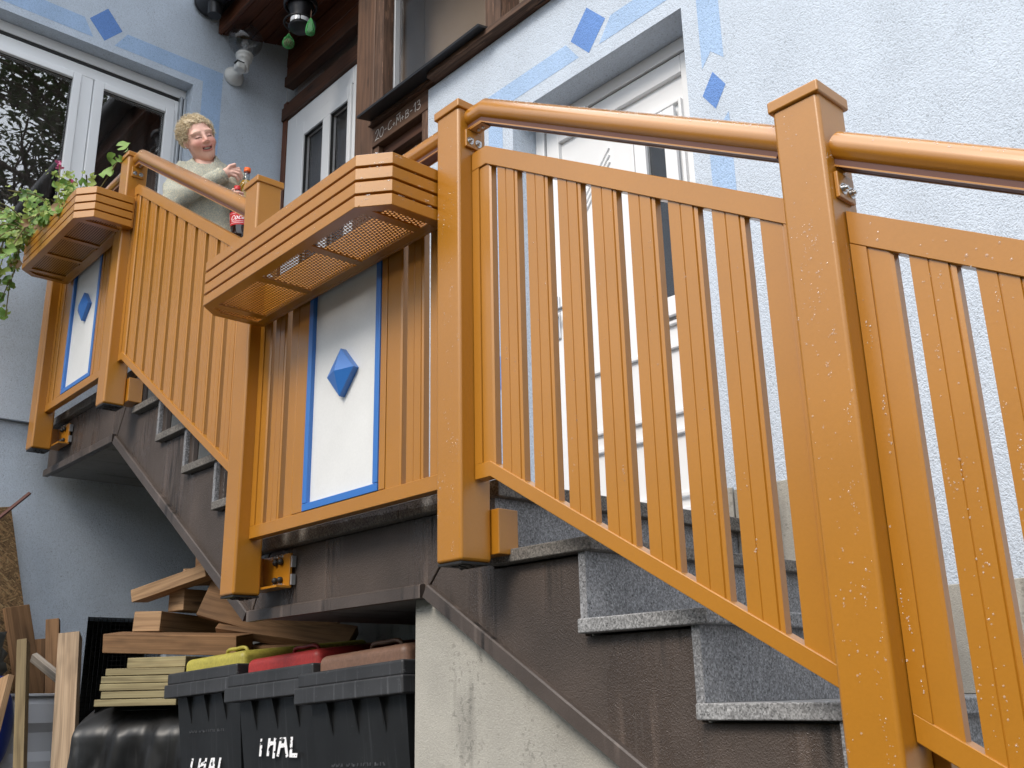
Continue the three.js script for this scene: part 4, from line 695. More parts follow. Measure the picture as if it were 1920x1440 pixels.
{ // black rubber sheet thrown over a box; its rim curls up on the left
  const g = tag(group('rubber_sheet'), 'black rubber sheet draped in folds beneath the squared stack of boards', 'sheet');
  const m = phys({ color: lin(0.035, 0.035, 0.036), roughness: 0.42, map: T_scuff });
  const A = new THREE.Vector3(0.82, 0, -0.57), F = new THREE.Vector3(0.57, 0, 0.82);
  const surf = (nu, nv, fn, t) => { const P = [], I = []; for (let j = 0; j <= nv; j++) for (let i = 0; i <= nu; i++) P.push(...fn(i / nu, j / nv)); for (let j = 0; j < nv; j++) for (let i = 0; i < nu; i++) { const a = j * (nu + 1) + i, b = a + 1, c = a + nu + 1, d = c + 1; I.push(a, c, d, a, d, b); } const q = new THREE.BufferGeometry(); q.setAttribute('position', new THREE.Float32BufferAttribute(P, 3)); q.setIndex(I); q.computeVertexNormals();
    // give it thickness
    const n = q.attributes.normal, P2 = []; for (let i = 0; i < n.count; i++) P2.push(P[i * 3] - n.getX(i) * t, P[i * 3 + 1] - n.getY(i) * t, P[i * 3 + 2] - n.getZ(i) * t); const q2 = new THREE.BufferGeometry(); q2.setAttribute('position', new THREE.Float32BufferAttribute(P2, 3)); q2.setIndex(I.slice().reverse()); q2.computeVertexNormals(); return boxUV(merge([q, q2])); };
  const O = new THREE.Vector3(-2.42, -0.945, -0.255);
  mesh('hanging_sheet', surf(90, 60, (u, v) => { // front drop
    const a = (u - 0.5) * 0.56, drop = v * 1.0, fold = 0.022 * Math.sin(u * 19 + 1.5 * Math.sin(v * 3)) * Math.min(1, v * 4) + 0.035 * Math.sin(u * 7.5 + 0.8) * v + 0.02 * (fbm(u, v, 5, 5, 151, 3) - 0.5) * 2;
    const back = 0.16 * Math.pow(1 - Math.min(1, v * 7), 2), y = -drop * 0.98 + (v < 0.14 ? 0.01 : 0);
    return [O.x + A.x * a + F.x * (fold - back + 0.03 * v), O.y + y, O.z + A.z * a + F.z * (fold - back + 0.03 * v)];
  }, 0.004), m, g);
  mesh('curled_rim', surf(60, 24, (u, v) => { // loop that stands up behind the stack
    const t = u * Math.PI * 0.95, a = -0.27 + 0.2 * (1 - Math.cos(t)) * 0.62, y = 0.2 * Math.sin(t) ** 0.8 - 0.16 * (1 - u), d = -0.1 - v * 0.3 + 0.02 * Math.sin(u * 9);
    return [O.x + A.x * a + F.x * d, O.y + y + 0.03 * v, O.z + A.z * a + F.z * d];
  }, 0.004), m, g);
  mesh('inner_box', (() => { const b = box(-0.25, 0.25, GND + 0.005, -0.955, -0.5, -0.06); b.rotateY(0.607); b.translate(O.x - F.x * 0.05, 0, O.z - F.z * 0.05); return b; })(), M.black, g);
}

// ---------------------------------------------------------------- geranium in the upper flower box
{
  const pl = tag(group('geranium'), 'straggly geranium with lobed green leaves and pink flowers in the upper box', 'plant');
  const leafShape = (seed) => { const q = rng(seed), n = 22, P = [0, 0, 0], I = []; for (let i = 0; i <= n; i++) { const a = -2.65 + 5.3 * i / n, lob = 1 - 0.16 * Math.abs(Math.sin(a * 2.4 + 0.3)) + 0.06 * (q() - 0.5); P.push(Math.sin(a) * lob, Math.cos(a) * lob, 0.16 * Math.sin(a * 2.4) + 0.22 * (q() * 0.3 + 0.3)); } for (let i = 1; i <= n; i++) I.push(0, i, i + 1); const g = new THREE.BufferGeometry(); g.setAttribute('position', new THREE.Float32BufferAttribute(P, 3)); g.setIndex(I); g.computeVertexNormals(); return g; };
  const shapes = [leafShape(1), leafShape(2), leafShape(3)];
  const leafM = [[0.13, 0.26, 0.03], [0.2, 0.35, 0.045], [0.3, 0.38, 0.06], [0.46, 0.42, 0.1], [0.09, 0.18, 0.03], [0.34, 0.2, 0.09]].map(([r, g, b]) => phys({ color: lin(r, g, b), roughness: 0.55, transmission: 0.3, thickness: 0 }));
  const stemM = std({ color: lin(0.16, 0.14, 0.05), roughness: 0.8 }), dryM = std({ color: lin(0.2, 0.11, 0.06), roughness: 0.9 });
  const q = rng(77), stems = [];
  const leaf = (x, y, z, s, m) => { const o = mesh('leaf', shapes[Math.floor(q() * 3)], m || leafM[q() < 0.72 ? Math.floor(q() * 3) : Math.floor(q() * 6)], pl); o.position.set(x, y, z); o.rotation.set(-0.9 + q() * 1.5, q() * 1.6, q() * 6.28); o.scale.setScalar(s); };
  // bushy crown spilling over the front and far end of the box
  const roots = [[-3.25, 1.4, 0.12], [-3.05, 1.4, 0.1], [-2.9, 1.4, 0.12], [-2.72, 1.4, 0.1], [-3.3, 1.42, 0.2], [-3.15, 1.4, 0.2]];
  for (let k = 0; k < 44; k++) {
    const r0 = roots[k % roots.length], out = q(); const e = [r0[0] - 0.22 + 0.45 * q() - (k % 6 > 3 ? 0.15 : 0), r0[1] + 0.03 + 0.26 * q() - (out > 0.5 ? 0.3 * q() : 0), r0[2] + 0.02 + 0.3 * out];
    if (e[0] > -2.62) e[0] = -2.62 - 0.1 * q(); if (e[0] > -2.85) { e[1] = Math.max(1.4, e[1] - 0.08); e[2] = Math.min(e[2], 0.22); }
    const mid = [(r0[0] + e[0]) / 2, Math.max(r0[1] + 0.04, (r0[1] + e[1]) / 2 + 0.06), (r0[2] + e[2]) / 2];
    stems.push(tube([r0, mid, e], 0.0035, 5));
    for (let j = 0; j < 5; j++) { const t = 0.35 + 0.65 * q(), L = (a, b, c) => a * (1 - t) ** 2 + 2 * b * t * (1 - t) + c * t * t; leaf(L(r0[0], mid[0], e[0]) + 0.05 * (q() - 0.5), L(r0[1], mid[1], e[1]) + 0.05 * (q() - 0.5), L(r0[2], mid[2], e[2]) + 0.05 * (q() - 0.5), 0.017 + 0.019 * q()); }
  }
  // trailing shoots over the far end
  for (let k = 0; k < 7; k++) { const x = -3.3 - 0.08 * q(), z = 0.18 + 0.18 * q(), n = 5, pts = [[x, 1.42, z]]; for (let i = 1; i < n; i++) pts.push([x - 0.02 * i * q(), 1.42 - 0.1 * i * (0.6 + 0.5 * q()), z + 0.03 * (q() - 0.3) * i]); stems.push(tube(pts, 0.0028, 5)); pts.forEach((p) => { for (let j = 0; j < 2; j++) leaf(p[0] + 0.05 * (q() - 0.5), p[1] + 0.05 * (q() - 0.5), p[2] + 0.05 * (q() - 0.3), 0.02 + 0.018 * q()); }); }
  // one long shoot towards the post
  stems.push(tube([[-2.78, 1.42, 0.1], [-2.7, 1.52, 0.06], [-2.62, 1.64, 0.02], [-2.6, 1.7, 0.0]], 0.0032, 6));
  for (const [x, y, z, s] of [[-2.63, 1.6, 0.05, 0.035], [-2.62, 1.69, 0.03, 0.036], [-2.57, 1.75, 0.0, 0.04], [-2.55, 1.66, 0.02, 0.022], [-2.66, 1.64, 0.02, 0.028], [-2.52, 1.7, 0.0, 0.018]]) leaf(x, y, z, s, leafM[1]);
  { // many small young leaves among the large ones
    const L = []; for (let k = 0; k < 420; k++) { const s = stems[Math.floor(q() * (stems.length - 1))].attributes.position, i = Math.floor(q() * s.count), g = shapes[k % 3].clone(), sc = 0.008 + 0.01 * q(); g.scale(sc, sc, sc); g.rotateZ(q() * 6.28); g.rotateX(-0.9 + q() * 1.6); g.rotateY(q() * 1.8); g.translate(s.getX(i) + 0.07 * (q() - 0.5), s.getY(i) + 0.06 * (q() - 0.4), s.getZ(i) + 0.07 * (q() - 0.4)); L.push(g.toNonIndexed()); }
    const o = mesh('small_leaves', mergeGeometries(L), leafM[2], pl); o.userData.kind = 'stuff'; }
  mesh('stems', merge(stems), stemM, pl);
  const pet = new THREE.CircleGeometry(0.0085, 8); { const p = pet.attributes.position; for (let i = 0; i < p.count; i++) p.setXYZ(i, p.getX(i), p.getY(i) * 1.3 + 0.012, 0.25 * (p.getX(i) ** 2 + p.getY(i) ** 2) * 40); pet.computeVertexNormals(); }
  const pink = [phys({ color: lin(0.7, 0.12, 0.3), roughness: 0.6, transmission: 0.25, thickness: 0 }), phys({ color: lin(0.78, 0.26, 0.42), roughness: 0.6, transmission: 0.25, thickness: 0 })];
  const flower = (x, y, z, n, r) => { const f = group('flower', pl); f.position.set(x, y, z); for (let k = 0; k < n; k++) { const o = mesh('petal', pet, pink[k % 2], f); const a = q() * 6.28, b = q() * 2 - 0.6; o.position.set(r * Math.cos(a) * Math.cos(b), r * Math.sin(b), r * Math.sin(a) * Math.cos(b)); o.rotation.set(q() * 3, q() * 6.28, q() * 6.28); o.scale.setScalar(0.8 + 0.5 * q()); } };
  stems.length = 0;
  flower(-3.14, 1.84, 0.13, 11, 0.017); flower(-2.93, 1.645, 0.12, 14, 0.019); flower(-3.36, 1.32, 0.42, 7, 0.014);
  mesh('flower_stalk', merge([tube([[-3.1, 1.5, 0.12], [-3.1, 1.7, 0.13], [-3.14, 1.85, 0.13]], 0.0025, 5), tube([[-2.95, 1.45, 0.12], [-2.94, 1.58, 0.12], [-2.93, 1.65, 0.12]], 0.0025, 5)]), stemM, pl);
  const soil = tag(mesh('potting_soil', box(-3.26, -2.54, 1.27, 1.385, -0.02, 0.185), std({ color: lin(0.03, 0.02, 0.014), roughness: 1 }), scene), 'dark potting soil filling the planted flower box', 'soil'); soil.userData.kind = 'stuff';
}

// ---------------------------------------------------------------- the woman on the upper landing
// smooth bodies from distance fields, meshed with surface nets
function nets(sdf, lo, hi, h) {
  const n = [0, 1, 2].map((i) => Math.ceil((hi[i] - lo[i]) / h) + 1), F = new Float32Array(n[0] * n[1] * n[2]), id = (x, y, z) => x + n[0] * (y + n[1] * z);
  for (let z = 0; z < n[2]; z++) for (let y = 0; y < n[1]; y++) for (let x = 0; x < n[0]; x++) F[id(x, y, z)] = sdf(lo[0] + x * h, lo[1] + y * h, lo[2] + z * h);
  const V = [], vid = new Int32Array(F.length).fill(-1), I = [];
  const E = []; for (let i = 0; i < 8; i++) for (const b of [1, 2, 4]) if (!(i & b)) E.push([i, i | b]);
  for (let z = 0; z < n[2] - 1; z++) for (let y = 0; y < n[1] - 1; y++) for (let x = 0; x < n[0] - 1; x++) {
    const v = []; let m = 0; for (let i = 0; i < 8; i++) { const f = F[id(x + (i & 1), y + (i >> 1 & 1), z + (i >> 2 & 1))]; v.push(f); if (f < 0) m |= 1 << i; }
    if (m === 0 || m === 255) continue;
    let c = 0, px = 0, py = 0, pz = 0;
    for (const [a, b] of E) if ((v[a] < 0) !== (v[b] < 0)) { const t = v[a] / (v[a] - v[b]); px += (a & 1) + t * ((b & 1) - (a & 1)); py += (a >> 1 & 1) + t * ((b >> 1 & 1) - (a >> 1 & 1)); pz += (a >> 2 & 1) + t * ((b >> 2 & 1) - (a >> 2 & 1)); c++; }
    vid[id(x, y, z)] = V.length / 3; V.push(lo[0] + (x + px / c) * h, lo[1] + (y + py / c) * h, lo[2] + (z + pz / c) * h);
  }
  const quad = (a, b, c, d, flip) => { if (flip) I.push(a, c, b, a, d, c); else I.push(a, b, c, a, c, d); };
  for (let z = 1; z < n[2] - 1; z++) for (let y = 1; y < n[1] - 1; y++) for (let x = 1; x < n[0] - 1; x++) {
    const s = F[id(x, y, z)] < 0;
    if (s !== F[id(x + 1, y, z)] < 0) quad(vid[id(x, y - 1, z - 1)], vid[id(x, y, z - 1)], vid[id(x, y, z)], vid[id(x, y - 1, z)], !s);
    if (s !== F[id(x, y + 1, z)] < 0) quad(vid[id(x - 1, y, z - 1)], vid[id(x - 1, y, z)], vid[id(x, y, z)], vid[id(x, y, z - 1)], !s);
    if (s !== F[id(x, y, z + 1)] < 0) quad(vid[id(x - 1, y - 1, z)], vid[id(x, y - 1, z)], vid[id(x, y, z)], vid[id(x - 1, y, z)], !s);
  }
  const g = new THREE.BufferGeometry(); g.setAttribute('position', new THREE.Float32BufferAttribute(V, 3)); g.setIndex(I); g.computeVertexNormals(); return g;
}
const smin = (a, b, k) => { const h = Math.max(k - Math.abs(a - b), 0) / k; return Math.min(a, b) - h * h * k * 0.25; };
const cap = (x, y, z, a, b, r0, r1 = r0) => { const bx = b[0] - a[0], by = b[1] - a[1], bz = b[2] - a[2], px = x - a[0], py = y - a[1], pz = z - a[2]; const t = Math.max(0, Math.min(1, (px * bx + py * by + pz * bz) / (bx * bx + by * by + bz * bz + 1e-9))); return Math.hypot(px - bx * t, py - by * t, pz - bz * t) - (r0 + (r1 - r0) * t); };
const ell = (x, y, z, c, r) => { const a = (x - c[0]) / r[0], b = (y - c[1]) / r[1], d = (z - c[2]) / r[2], k0 = Math.hypot(a, b, d), k1 = Math.hypot(a / r[0], b / r[1], d / r[2]); return k0 * (k0 - 1) / (k1 + 1e-9); };
const n3 = (x, y, z) => { const f = (a, b, s) => vn(a + 200, b + 200, 4096, 4096, s); return (f(x, y + 3.1 * z, 5) + f(y, z + 2.7 * x, 6) + f(z, x + 2.3 * y, 7)) / 3 - 0.5; };
{
  const w = tag(group('person'), 'smiling person with short blonde curls in a grey knitted sweater leaning on the landing', 'person');
  w.position.set(-2.8, UP + 0.001, -0.56); w.rotation.y = Math.atan2(0.9165, 0.4); // local x: to the beholder's right, z: towards the beholder
  // head frame: tilted to the side and bowed
  const HC = [-0.068, 1.49, 0.03], q = new THREE.Quaternion().setFromEuler(new THREE.Euler(0.4, 0.16, 0.42, 'ZXY')), qi = q.clone().invert(), tv = new THREE.Vector3();
  const toHead = (x, y, z) => { tv.set(x - HC[0], y - HC[1], z - HC[2]).applyQuaternion(qi); return tv; };
  const fromHead = (x, y, z) => { const v = new THREE.Vector3(x, y, z).applyQuaternion(q); return [v.x + HC[0], v.y + HC[1], v.z + HC[2]]; };
  const S = 1.04;
  const headL = (x, y, z) => {
    x /= S; y /= S; z /= S; const ax = Math.abs(x);
    let d = ell(x, y, z, [0, 0.03, -0.012], [0.076, 0.092, 0.096]);
    d = smin(d, ell(x, y, z, [0, -0.035, 0.028], [0.061, 0.083, 0.064]), 0.04);
    d = smin(d, ell(x, y, z, [0, -0.092, 0.052], [0.03, 0.024, 0.028]), 0.03);
    d = smin(d, ell(ax, y, z, [0.037, -0.024, 0.064], [0.026, 0.024, 0.024]), 0.02);
    d = smin(d, ell(ax, y, z, [0.03, 0.032, 0.071], [0.03, 0.011, 0.016]), 0.018);
    d = -smin(-d, ell(ax, y, z, [0.03, 0.011, 0.098], [0.017, 0.01, 0.012]), 0.012);
    d = smin(d, ell(ax, y, z, [0.03, 0.009, 0.075], [0.015, 0.0105, 0.014]), 0.004);
    d = smin(d, cap(x, y, z, [0, 0.018, 0.088], [0, -0.016, 0.108], 0.007, 0.0105), 0.012);
    d = smin(d, ell(ax, y, z, [0.011, -0.021, 0.098], [0.008, 0.007, 0.009]), 0.008);
    const my = -0.055 + 6 * x * x; // the mouth curves upward at its corners
    d = smin(d, ell(x, y, z, [0, my + 0.008, 0.087], [0.026, 0.005, 0.008]), 0.006); d = smin(d, ell(x, y, z, [0, my - 0.011, 0.084], [0.023, 0.006, 0.009]), 0.006);
    d = -smin(-d, ell(x, y, z, [0, my - 0.001, 0.094], [0.027, 0.0075, 0.016]), 0.003);
    d = smin(d, ell(ax, y, z, [0.077, 0.0, -0.004], [0.009, 0.028, 0.017]), 0.008);
    return d * S;
  };
  const neckB = [-0.01, 1.3, -0.035], neckT = fromHead(0, -0.04, -0.035);
  const wristR = [0.062, 1.213, 0.165], elbowR = [-0.185, 1.045, 0.105], shR = [-0.155, 1.285, -0.01];
  const wristL = [0.142, 1.085, 0.165], elbowL = [0.235, 1.045, -0.04], shL = [0.158, 1.3, -0.03];
  const finger = (x, y, z, pts, r) => { let d = 9; for (let i = 0; i < pts.length - 1; i++) d = Math.min(d, cap(x, y, z, pts[i], pts[i + 1], r - i * 0.0007, r - i * 0.0007 - 0.0007)); return d; };
  // right hand laid on the other arm, fingers bent down and over
  const fR = [[[0.118, 1.268, 0.172], [0.15, 1.272, 0.168], [0.165, 1.254, 0.152]], [[0.12, 1.254, 0.18], [0.156, 1.255, 0.175], [0.172, 1.234, 0.158]], [[0.118, 1.238, 0.183], [0.152, 1.236, 0.178], [0.167, 1.217, 0.162]], [[0.112, 1.223, 0.181], [0.14, 1.218, 0.176], [0.152, 1.203, 0.165]]];
  const thumbR = [[0.082, 1.236, 0.186], [0.104, 1.268, 0.19], [0.128, 1.283, 0.186]];
  const handR = (x, y, z) => { let d = cap(x, y, z, wristR, [0.085, 1.23, 0.172], 0.023, 0.025); d = smin(d, cap(x, y, z, [0.09, 1.24, 0.172], [0.116, 1.262, 0.17], 0.018, 0.014), 0.016); d = smin(d, cap(x, y, z, [0.09, 1.226, 0.175], [0.112, 1.232, 0.178], 0.017, 0.013), 0.016); for (const f of fR) d = smin(d, finger(x, y, z, f, 0.0095), 0.004); return smin(d, finger(x, y, z, thumbR, 0.0105), 0.008); };
  // left hand closed round the neck of the dark bottle
  const B1 = [0.15, 1.075, 0.215];
  const fL = [0, 1, 2, 3].map((k) => { const y = 1.097 - 0.0185 * k, r = 0.027 + 0.002 * k; return [[B1[0] + r * 0.9, y, B1[2] - 0.018], [B1[0] + r, y - 0.003, B1[2] + 0.012], [B1[0] + 0.008, y - 0.006, B1[2] + r], [B1[0] - 0.014, y - 0.006, B1[2] + r - 0.004]]; });
  const thumbL = [[B1[0] - 0.02, 1.09, B1[2] - 0.03], [B1[0] - 0.03, 1.1, B1[2] - 0.004], [B1[0] - 0.02, 1.106, B1[2] + 0.02]];
  const handL = (x, y, z) => { let d = cap(x, y, z, wristL, [B1[0] + 0.006, 1.08, B1[2] - 0.036], 0.021, 0.022); d = smin(d, cap(x, y, z, [B1[0] + 0.02, 1.095, B1[2] - 0.03], [B1[0] + 0.022, 1.045, B1[2] - 0.028], 0.014), 0.014); for (const f of fL) d = smin(d, finger(x, y, z, f, 0.0088), 0.003); return smin(d, finger(x, y, z, thumbL, 0.0098), 0.006); };
  const torso = (x, y, z, o) => { const zz = z / 0.72; let d = cap(x, y, zz, [-0.085, 0.94, 0], [0.085, 0.94, 0], 0.115 + o); d = smin(d, cap(x, y, zz, [-0.06, 1.08, 0.01], [0.06, 1.08, 0.01], 0.112 + o), 0.06); d = smin(d, cap(x, y, zz, [-0.07, 1.2, 0.02], [0.07, 1.2, 0.02], 0.115 + o), 0.06); d = smin(d, ell(Math.abs(x), y, z, [0.075, 1.185, 0.07], [0.065 + o, 0.06 + o, 0.05 + o]), 0.05); d = smin(d, cap(x, y, zz, [-0.13, 1.29, -0.01], [0.13, 1.305, -0.02], 0.055 + o), 0.07); return smin(d, cap(x, y, z, [0, 1.3, -0.02], [-0.022, 1.375, -0.005], 0.072 + o, 0.06 + o), 0.06); };
  const arms = (x, y, z, o) => { let d = smin(cap(x, y, z, shR, elbowR, 0.05 + o, 0.042 + o), cap(x, y, z, elbowR, wristR, 0.042 + o, 0.028 + o * 1.2), 0.02); return Math.min(d, smin(cap(x, y, z, shL, elbowL, 0.05 + o, 0.042 + o), cap(x, y, z, elbowL, wristL, 0.042 + o, 0.028 + o * 1.2), 0.02)); };
  const legs = (x, y, z, o) => { const ax = Math.abs(x); return smin(cap(ax, y, z, [0.085, 0.88, 0], [0.095, 0.47, 0.02], 0.085 + o, 0.056 + o), cap(ax, y, z, [0.095, 0.47, 0.02], [0.1, 0.07, -0.01], 0.056 + o, 0.04 + o), 0.03); };
  const neck = (x, y, z) => cap(x, y, z, neckB, neckT, 0.05, 0.044);
  const head = (x, y, z) => { const v = toHead(x, y, z); return smin(headL(v.x, v.y, v.z), neck(x, y, z), 0.03); };
  const body = (x, y, z) => smin(smin(torso(x, y, z, -0.012), arms(x, y, z, -0.012), 0.02), Math.min(legs(x, y, z, -0.01), smin(neck(x, y, z), 9, 0.01)), 0.03);
  const col = (g, fn) => { const p = g.attributes.position, c = new Float32Array(p.count * 3); for (let i = 0; i < p.count; i++) c.set(fn(p.getX(i), p.getY(i), p.getZ(i)), i * 3); g.setAttribute('color', new THREE.BufferAttribute(c, 3)); return g; };
  const skin = [0.78, 0.46, 0.36];
  const faceCol = (x, y, z) => { const v = toHead(x, y, z), hx = v.x / S, hy = v.y / S, hz = v.z / S, ax = Math.abs(hx); const gr = 1 + 0.16 * n3(x * 260, y * 260, z * 260); let c = skin.map((s2) => s2 * gr); const mixc = (t, k) => { c = c.map((a, i) => a + (t[i] - a) * k); };
    mixc([0.7, 0.26, 0.2], 0.75 * Math.exp(-((ax - 0.04) ** 2 + (hy + 0.025) ** 2) / 0.0007)); mixc([0.7, 0.27, 0.21], 0.5 * Math.exp(-(hx ** 2 + (hy + 0.014) ** 2) / 0.0002));
    const my = -0.055 + 6 * hx * hx; if (ax < 0.028 && hz > 0.07) { mixc([0.45, 0.1, 0.09], 0.85 * Math.exp(-((hy - my - 0.008) ** 2) / 0.000018)); mixc([0.48, 0.12, 0.1], 0.85 * Math.exp(-((hy - my + 0.011) ** 2) / 0.00003)); if (Math.abs(hy - my + 0.001) < 0.006 && ax < 0.026) c = [0.16, 0.03, 0.03]; }
    if (hz > 0.06) { const ly = 0.006 - 9 * (ax - 0.03) ** 2 + 0.0; if (Math.abs(hy - ly) < 0.0022 && Math.abs(ax - 0.03) < 0.016) c = [0.1, 0.05, 0.035]; const by = 0.036 - 6 * (ax - 0.03) ** 2; mixc([0.33, 0.2, 0.11], 0.6 * (Math.abs(hy - by) < 0.004 && Math.abs(ax - 0.03) < 0.02 ? 1 : 0)); }
    return c; };
  const gb = merge2([col(nets(body, [-0.36, 0.0, -0.24], [0.36, 1.42, 0.3], 0.013), () => skin), col(nets(head, [-0.24, 1.31, -0.14], [0.1, 1.68, 0.2], 0.0034), faceCol), col(nets(handR, [0.03, 1.17, 0.12], [0.2, 1.32, 0.22], 0.003), () => skin), col(nets(handL, [0.09, 0.99, 0.12], [0.21, 1.14, 0.27], 0.003), () => skin)]);
  function merge2(l) { return mergeGeometries(l.map((g) => { g = g.toNonIndexed(); for (const a of Object.keys(g.attributes)) if (!['position', 'normal', 'color'].includes(a)) g.deleteAttribute(a); return g; })); }
  mesh('body', gb, phys({ vertexColors: true, color: 0xffffff, roughness: 0.5, sheen: 0.15 }), w);
  // teeth, ear studs
  mesh('teeth', (() => { const P = [], I = []; for (let i = 0; i <= 12; i++) { const x = (i / 12 - 0.5) * 0.046, my = -0.055 + 6 * x * x, z = 0.0865 - 14 * x * x; for (const dy of [0.0065, -0.0025]) P.push(...fromHead(x * S, (my + dy) * S, z * S)); if (i < 12) I.push(i * 2, i * 2 + 1, i * 2 + 3, i * 2, i * 2 + 3, i * 2 + 2); } const g = new THREE.BufferGeometry(); g.setAttribute('position', new THREE.Float32BufferAttribute(P, 3)); g.setIndex(I); g.computeVertexNormals(); return g; })(), phys({ color: lin(0.62, 0.58, 0.5), roughness: 0.3 }), w);
  for (const s of [-1, 1]) mesh('ear_stud', (() => { const g = new THREE.SphereGeometry(0.0055, 10, 8); g.translate(...fromHead(s * 0.088, -0.026, 0.004)); return g; })(), M.steel, w);
  // hair: a cap of curls that leaves the face free
  const hair = (x, y, z) => { const v = toHead(x, y, z), hx = v.x, hy = v.y, hz = v.z; let d = ell(hx, hy, hz, [0, 0.048, -0.026], [0.084, 0.079, 0.095]); d = smin(d, ell(hx, hy, hz, [-0.008, 0.098, 0.012], [0.06, 0.026, 0.055]), 0.03); d = smin(d, ell(Math.abs(hx), hy, hz, [0.07, 0.026, -0.036], [0.019, 0.052, 0.046]), 0.02); const n = n3(hx * 46, hy * 46, hz * 46), m = n3(hx * 110 + 9, hy * 110, hz * 110); d += 0.024 * n + 0.013 * m; const front = Math.max(hz - 0.05 - 0.02 * n3(hx * 60, 3, 5), 0.067 - 7 * hx * hx + 0.03 * n3(hx * 70, 1, 2) - hy); const face = ell(hx, hy, hz, [0, -0.045, 0.075], [0.07, 0.112 + 0.03 * n3(hx * 60, 7, 1), 0.085]); return Math.max(d, -face, -0.03 - hy - 0.09 * (hz < 0 ? 1 : 0)); };
  mesh('hair', boxUV(nets(hair, [-0.26, 1.38, -0.17], [0.11, 1.73, 0.22], 0.0038)), std({ color: lin(0.62, 0.5, 0.33), roughness: 0.6 }), w);
  { // loose curls standing off the cap of hair
    const q2 = rng(31), L = []; let made = 0;
    for (let k = 0; k < 9000 && made < 2000; k++) {
      const a = q2() * 6.283, b = Math.acos(1 - q2() * 1.45), dx = Math.sin(b) * Math.cos(a), dy = Math.cos(b), dz = Math.sin(b) * Math.sin(a);
      const c = [dx * 0.094, 0.046 + dy * 0.094, -0.024 + dz * 0.104]; if (c[2] > 0.045 && c[1] < 0.09 - 3 * c[0] * c[0]) continue; if (c[1] < -0.02 && c[2] > -0.03) continue; made++;
      const t = new THREE.Vector3(dy * 0.3 + q2() - 0.5, -0.5 + q2() - 0.2, q2() - 0.35).normalize(), n = new THREE.Vector3(dx, dy, dz), t2 = t.clone().addScaledVector(n, -t.dot(n)).normalize(), s = n.clone().cross(t2), lift = 0.02 * q2() * q2() - 0.006, R0 = 0.004 + 0.007 * q2(), turns = 0.7 + q2(), len = 0.03 + 0.03 * q2(), P = [];
      for (let i = 0; i <= 6; i++) { const u = i / 6, an = u * turns * 6.283 + k, p = new THREE.Vector3(...c).addScaledVector(t2, (u - 0.5) * len).addScaledVector(n, R0 * Math.cos(an) * 0.9 + lift).addScaledVector(s, R0 * Math.sin(an)); P.push(fromHead(p.x, p.y, p.z)); }
      L.push(tube(P, 0.0007 + 0.0006 * q2(), 3, false, 8));
    }
    mesh('curls', merge(L), std({ color: lin(0.8, 0.67, 0.46), roughness: 0.45 }), w);
  }
  // sweater
  const sweater = (x, y, z) => { let d = smin(torso(x, y, z, 0.012), arms(x, y, z, 0.014), 0.018); d += 0.008 * n3(x * 14, y * 18, z * 14) + 0.007 * Math.sin(y * 55 + 12 * x + 8 * n3(x * 8, y * 8, z * 8)) * sm(Math.abs(x), 0.1, 0.18); const nk = cap(x, y, z, [-0.03, 1.362, 0.03], [-0.05, 1.5, 0.05], 0.056, 0.09); return Math.max(d, -nk, 0.86 - y, -(Math.hypot(x - 0.09, y - 1.236, z - 0.172) - 0.034), -(Math.hypot(x - B1[0], y - 1.08, z - B1[2] + 0.03) - 0.042)); };
  mesh('sweater', boxUV(nets(sweater, [-0.3, 0.84, -0.2], [0.34, 1.44, 0.26], 0.0062)), std({ color: lin(1.0, 0.985, 0.92), roughness: 0.95, map: rep(T_knit, 5), bumpMap: rep(T_knitB, 5), bumpScale: 0.003 }), w);
  const D = new THREE.Vector3(wristR[0] - elbowR[0], wristR[1] - elbowR[1], wristR[2] - elbowR[2]).normalize();
  mesh('cuff', (() => { const P = []; for (let i = 0; i <= 8; i++) P.push([0.0445 + 0.002 * Math.sin(i), i * 0.007]); const l = lathe([[0.034, 0], ...P, [0.034, 0.056]], 48), p = l.attributes.position; for (let i = 0; i < p.count; i++) { const a = Math.atan2(p.getZ(i), p.getX(i)), k = 1 + 0.05 * Math.sin(a * 22); p.setX(i, p.getX(i) * k); p.setZ(i, p.getZ(i) * k); } l.computeVertexNormals(); l.applyQuaternion(new THREE.Quaternion().setFromUnitVectors(new THREE.Vector3(0, 1, 0), D)); l.translate(wristR[0] - D.x * 0.045, wristR[1] - D.y * 0.045, wristR[2] - D.z * 0.045); return boxUV(l); })(), std({ color: lin(0.97, 0.95, 0.85), roughness: 0.95, map: rep(T_knit, 3.5) }), w);
  mesh('trousers', nets((x, y, z) => Math.max(smin(legs(x, y, z, 0.012), torso(x, y, z, 0.004), 0.03), y - 0.93, 0.05 - y), [-0.24, 0.03, -0.16], [0.24, 0.95, 0.16], 0.011), std({ color: lin(0.03, 0.035, 0.06), roughness: 0.9 }), w);
  for (const s of [-1, 1]) mesh('shoe', nets((x, y, z) => Math.max(smin(ell(x, y, z, [s * 0.1, 0.04, 0.06], [0.042, 0.045, 0.1]), cap(x, y, z, [s * 0.1, 0.04, -0.03], [s * 0.1, 0.09, -0.02], 0.042), 0.03), -y), [s * 0.1 - 0.06, -0.01, -0.1], [s * 0.1 + 0.06, 0.15, 0.18], 0.008), M.black, w);
  w.updateMatrixWorld(true);
  const place = (g, x, y, z, tilt) => { const p = new THREE.Vector3(x, y, z).applyMatrix4(w.matrixWorld); g.position.copy(p); g.rotation.order = 'YXZ'; g.rotation.set(0.05, w.rotation.y, tilt); };
  // dark soft-drink bottle held by its neck
  const b1 = tag(group('drink_bottle'), 'dark cola bottle with red label held low by the person', 'bottle'); place(b1, B1[0], 1.118, B1[2], 0.1); b1.scale.setScalar(1.18);
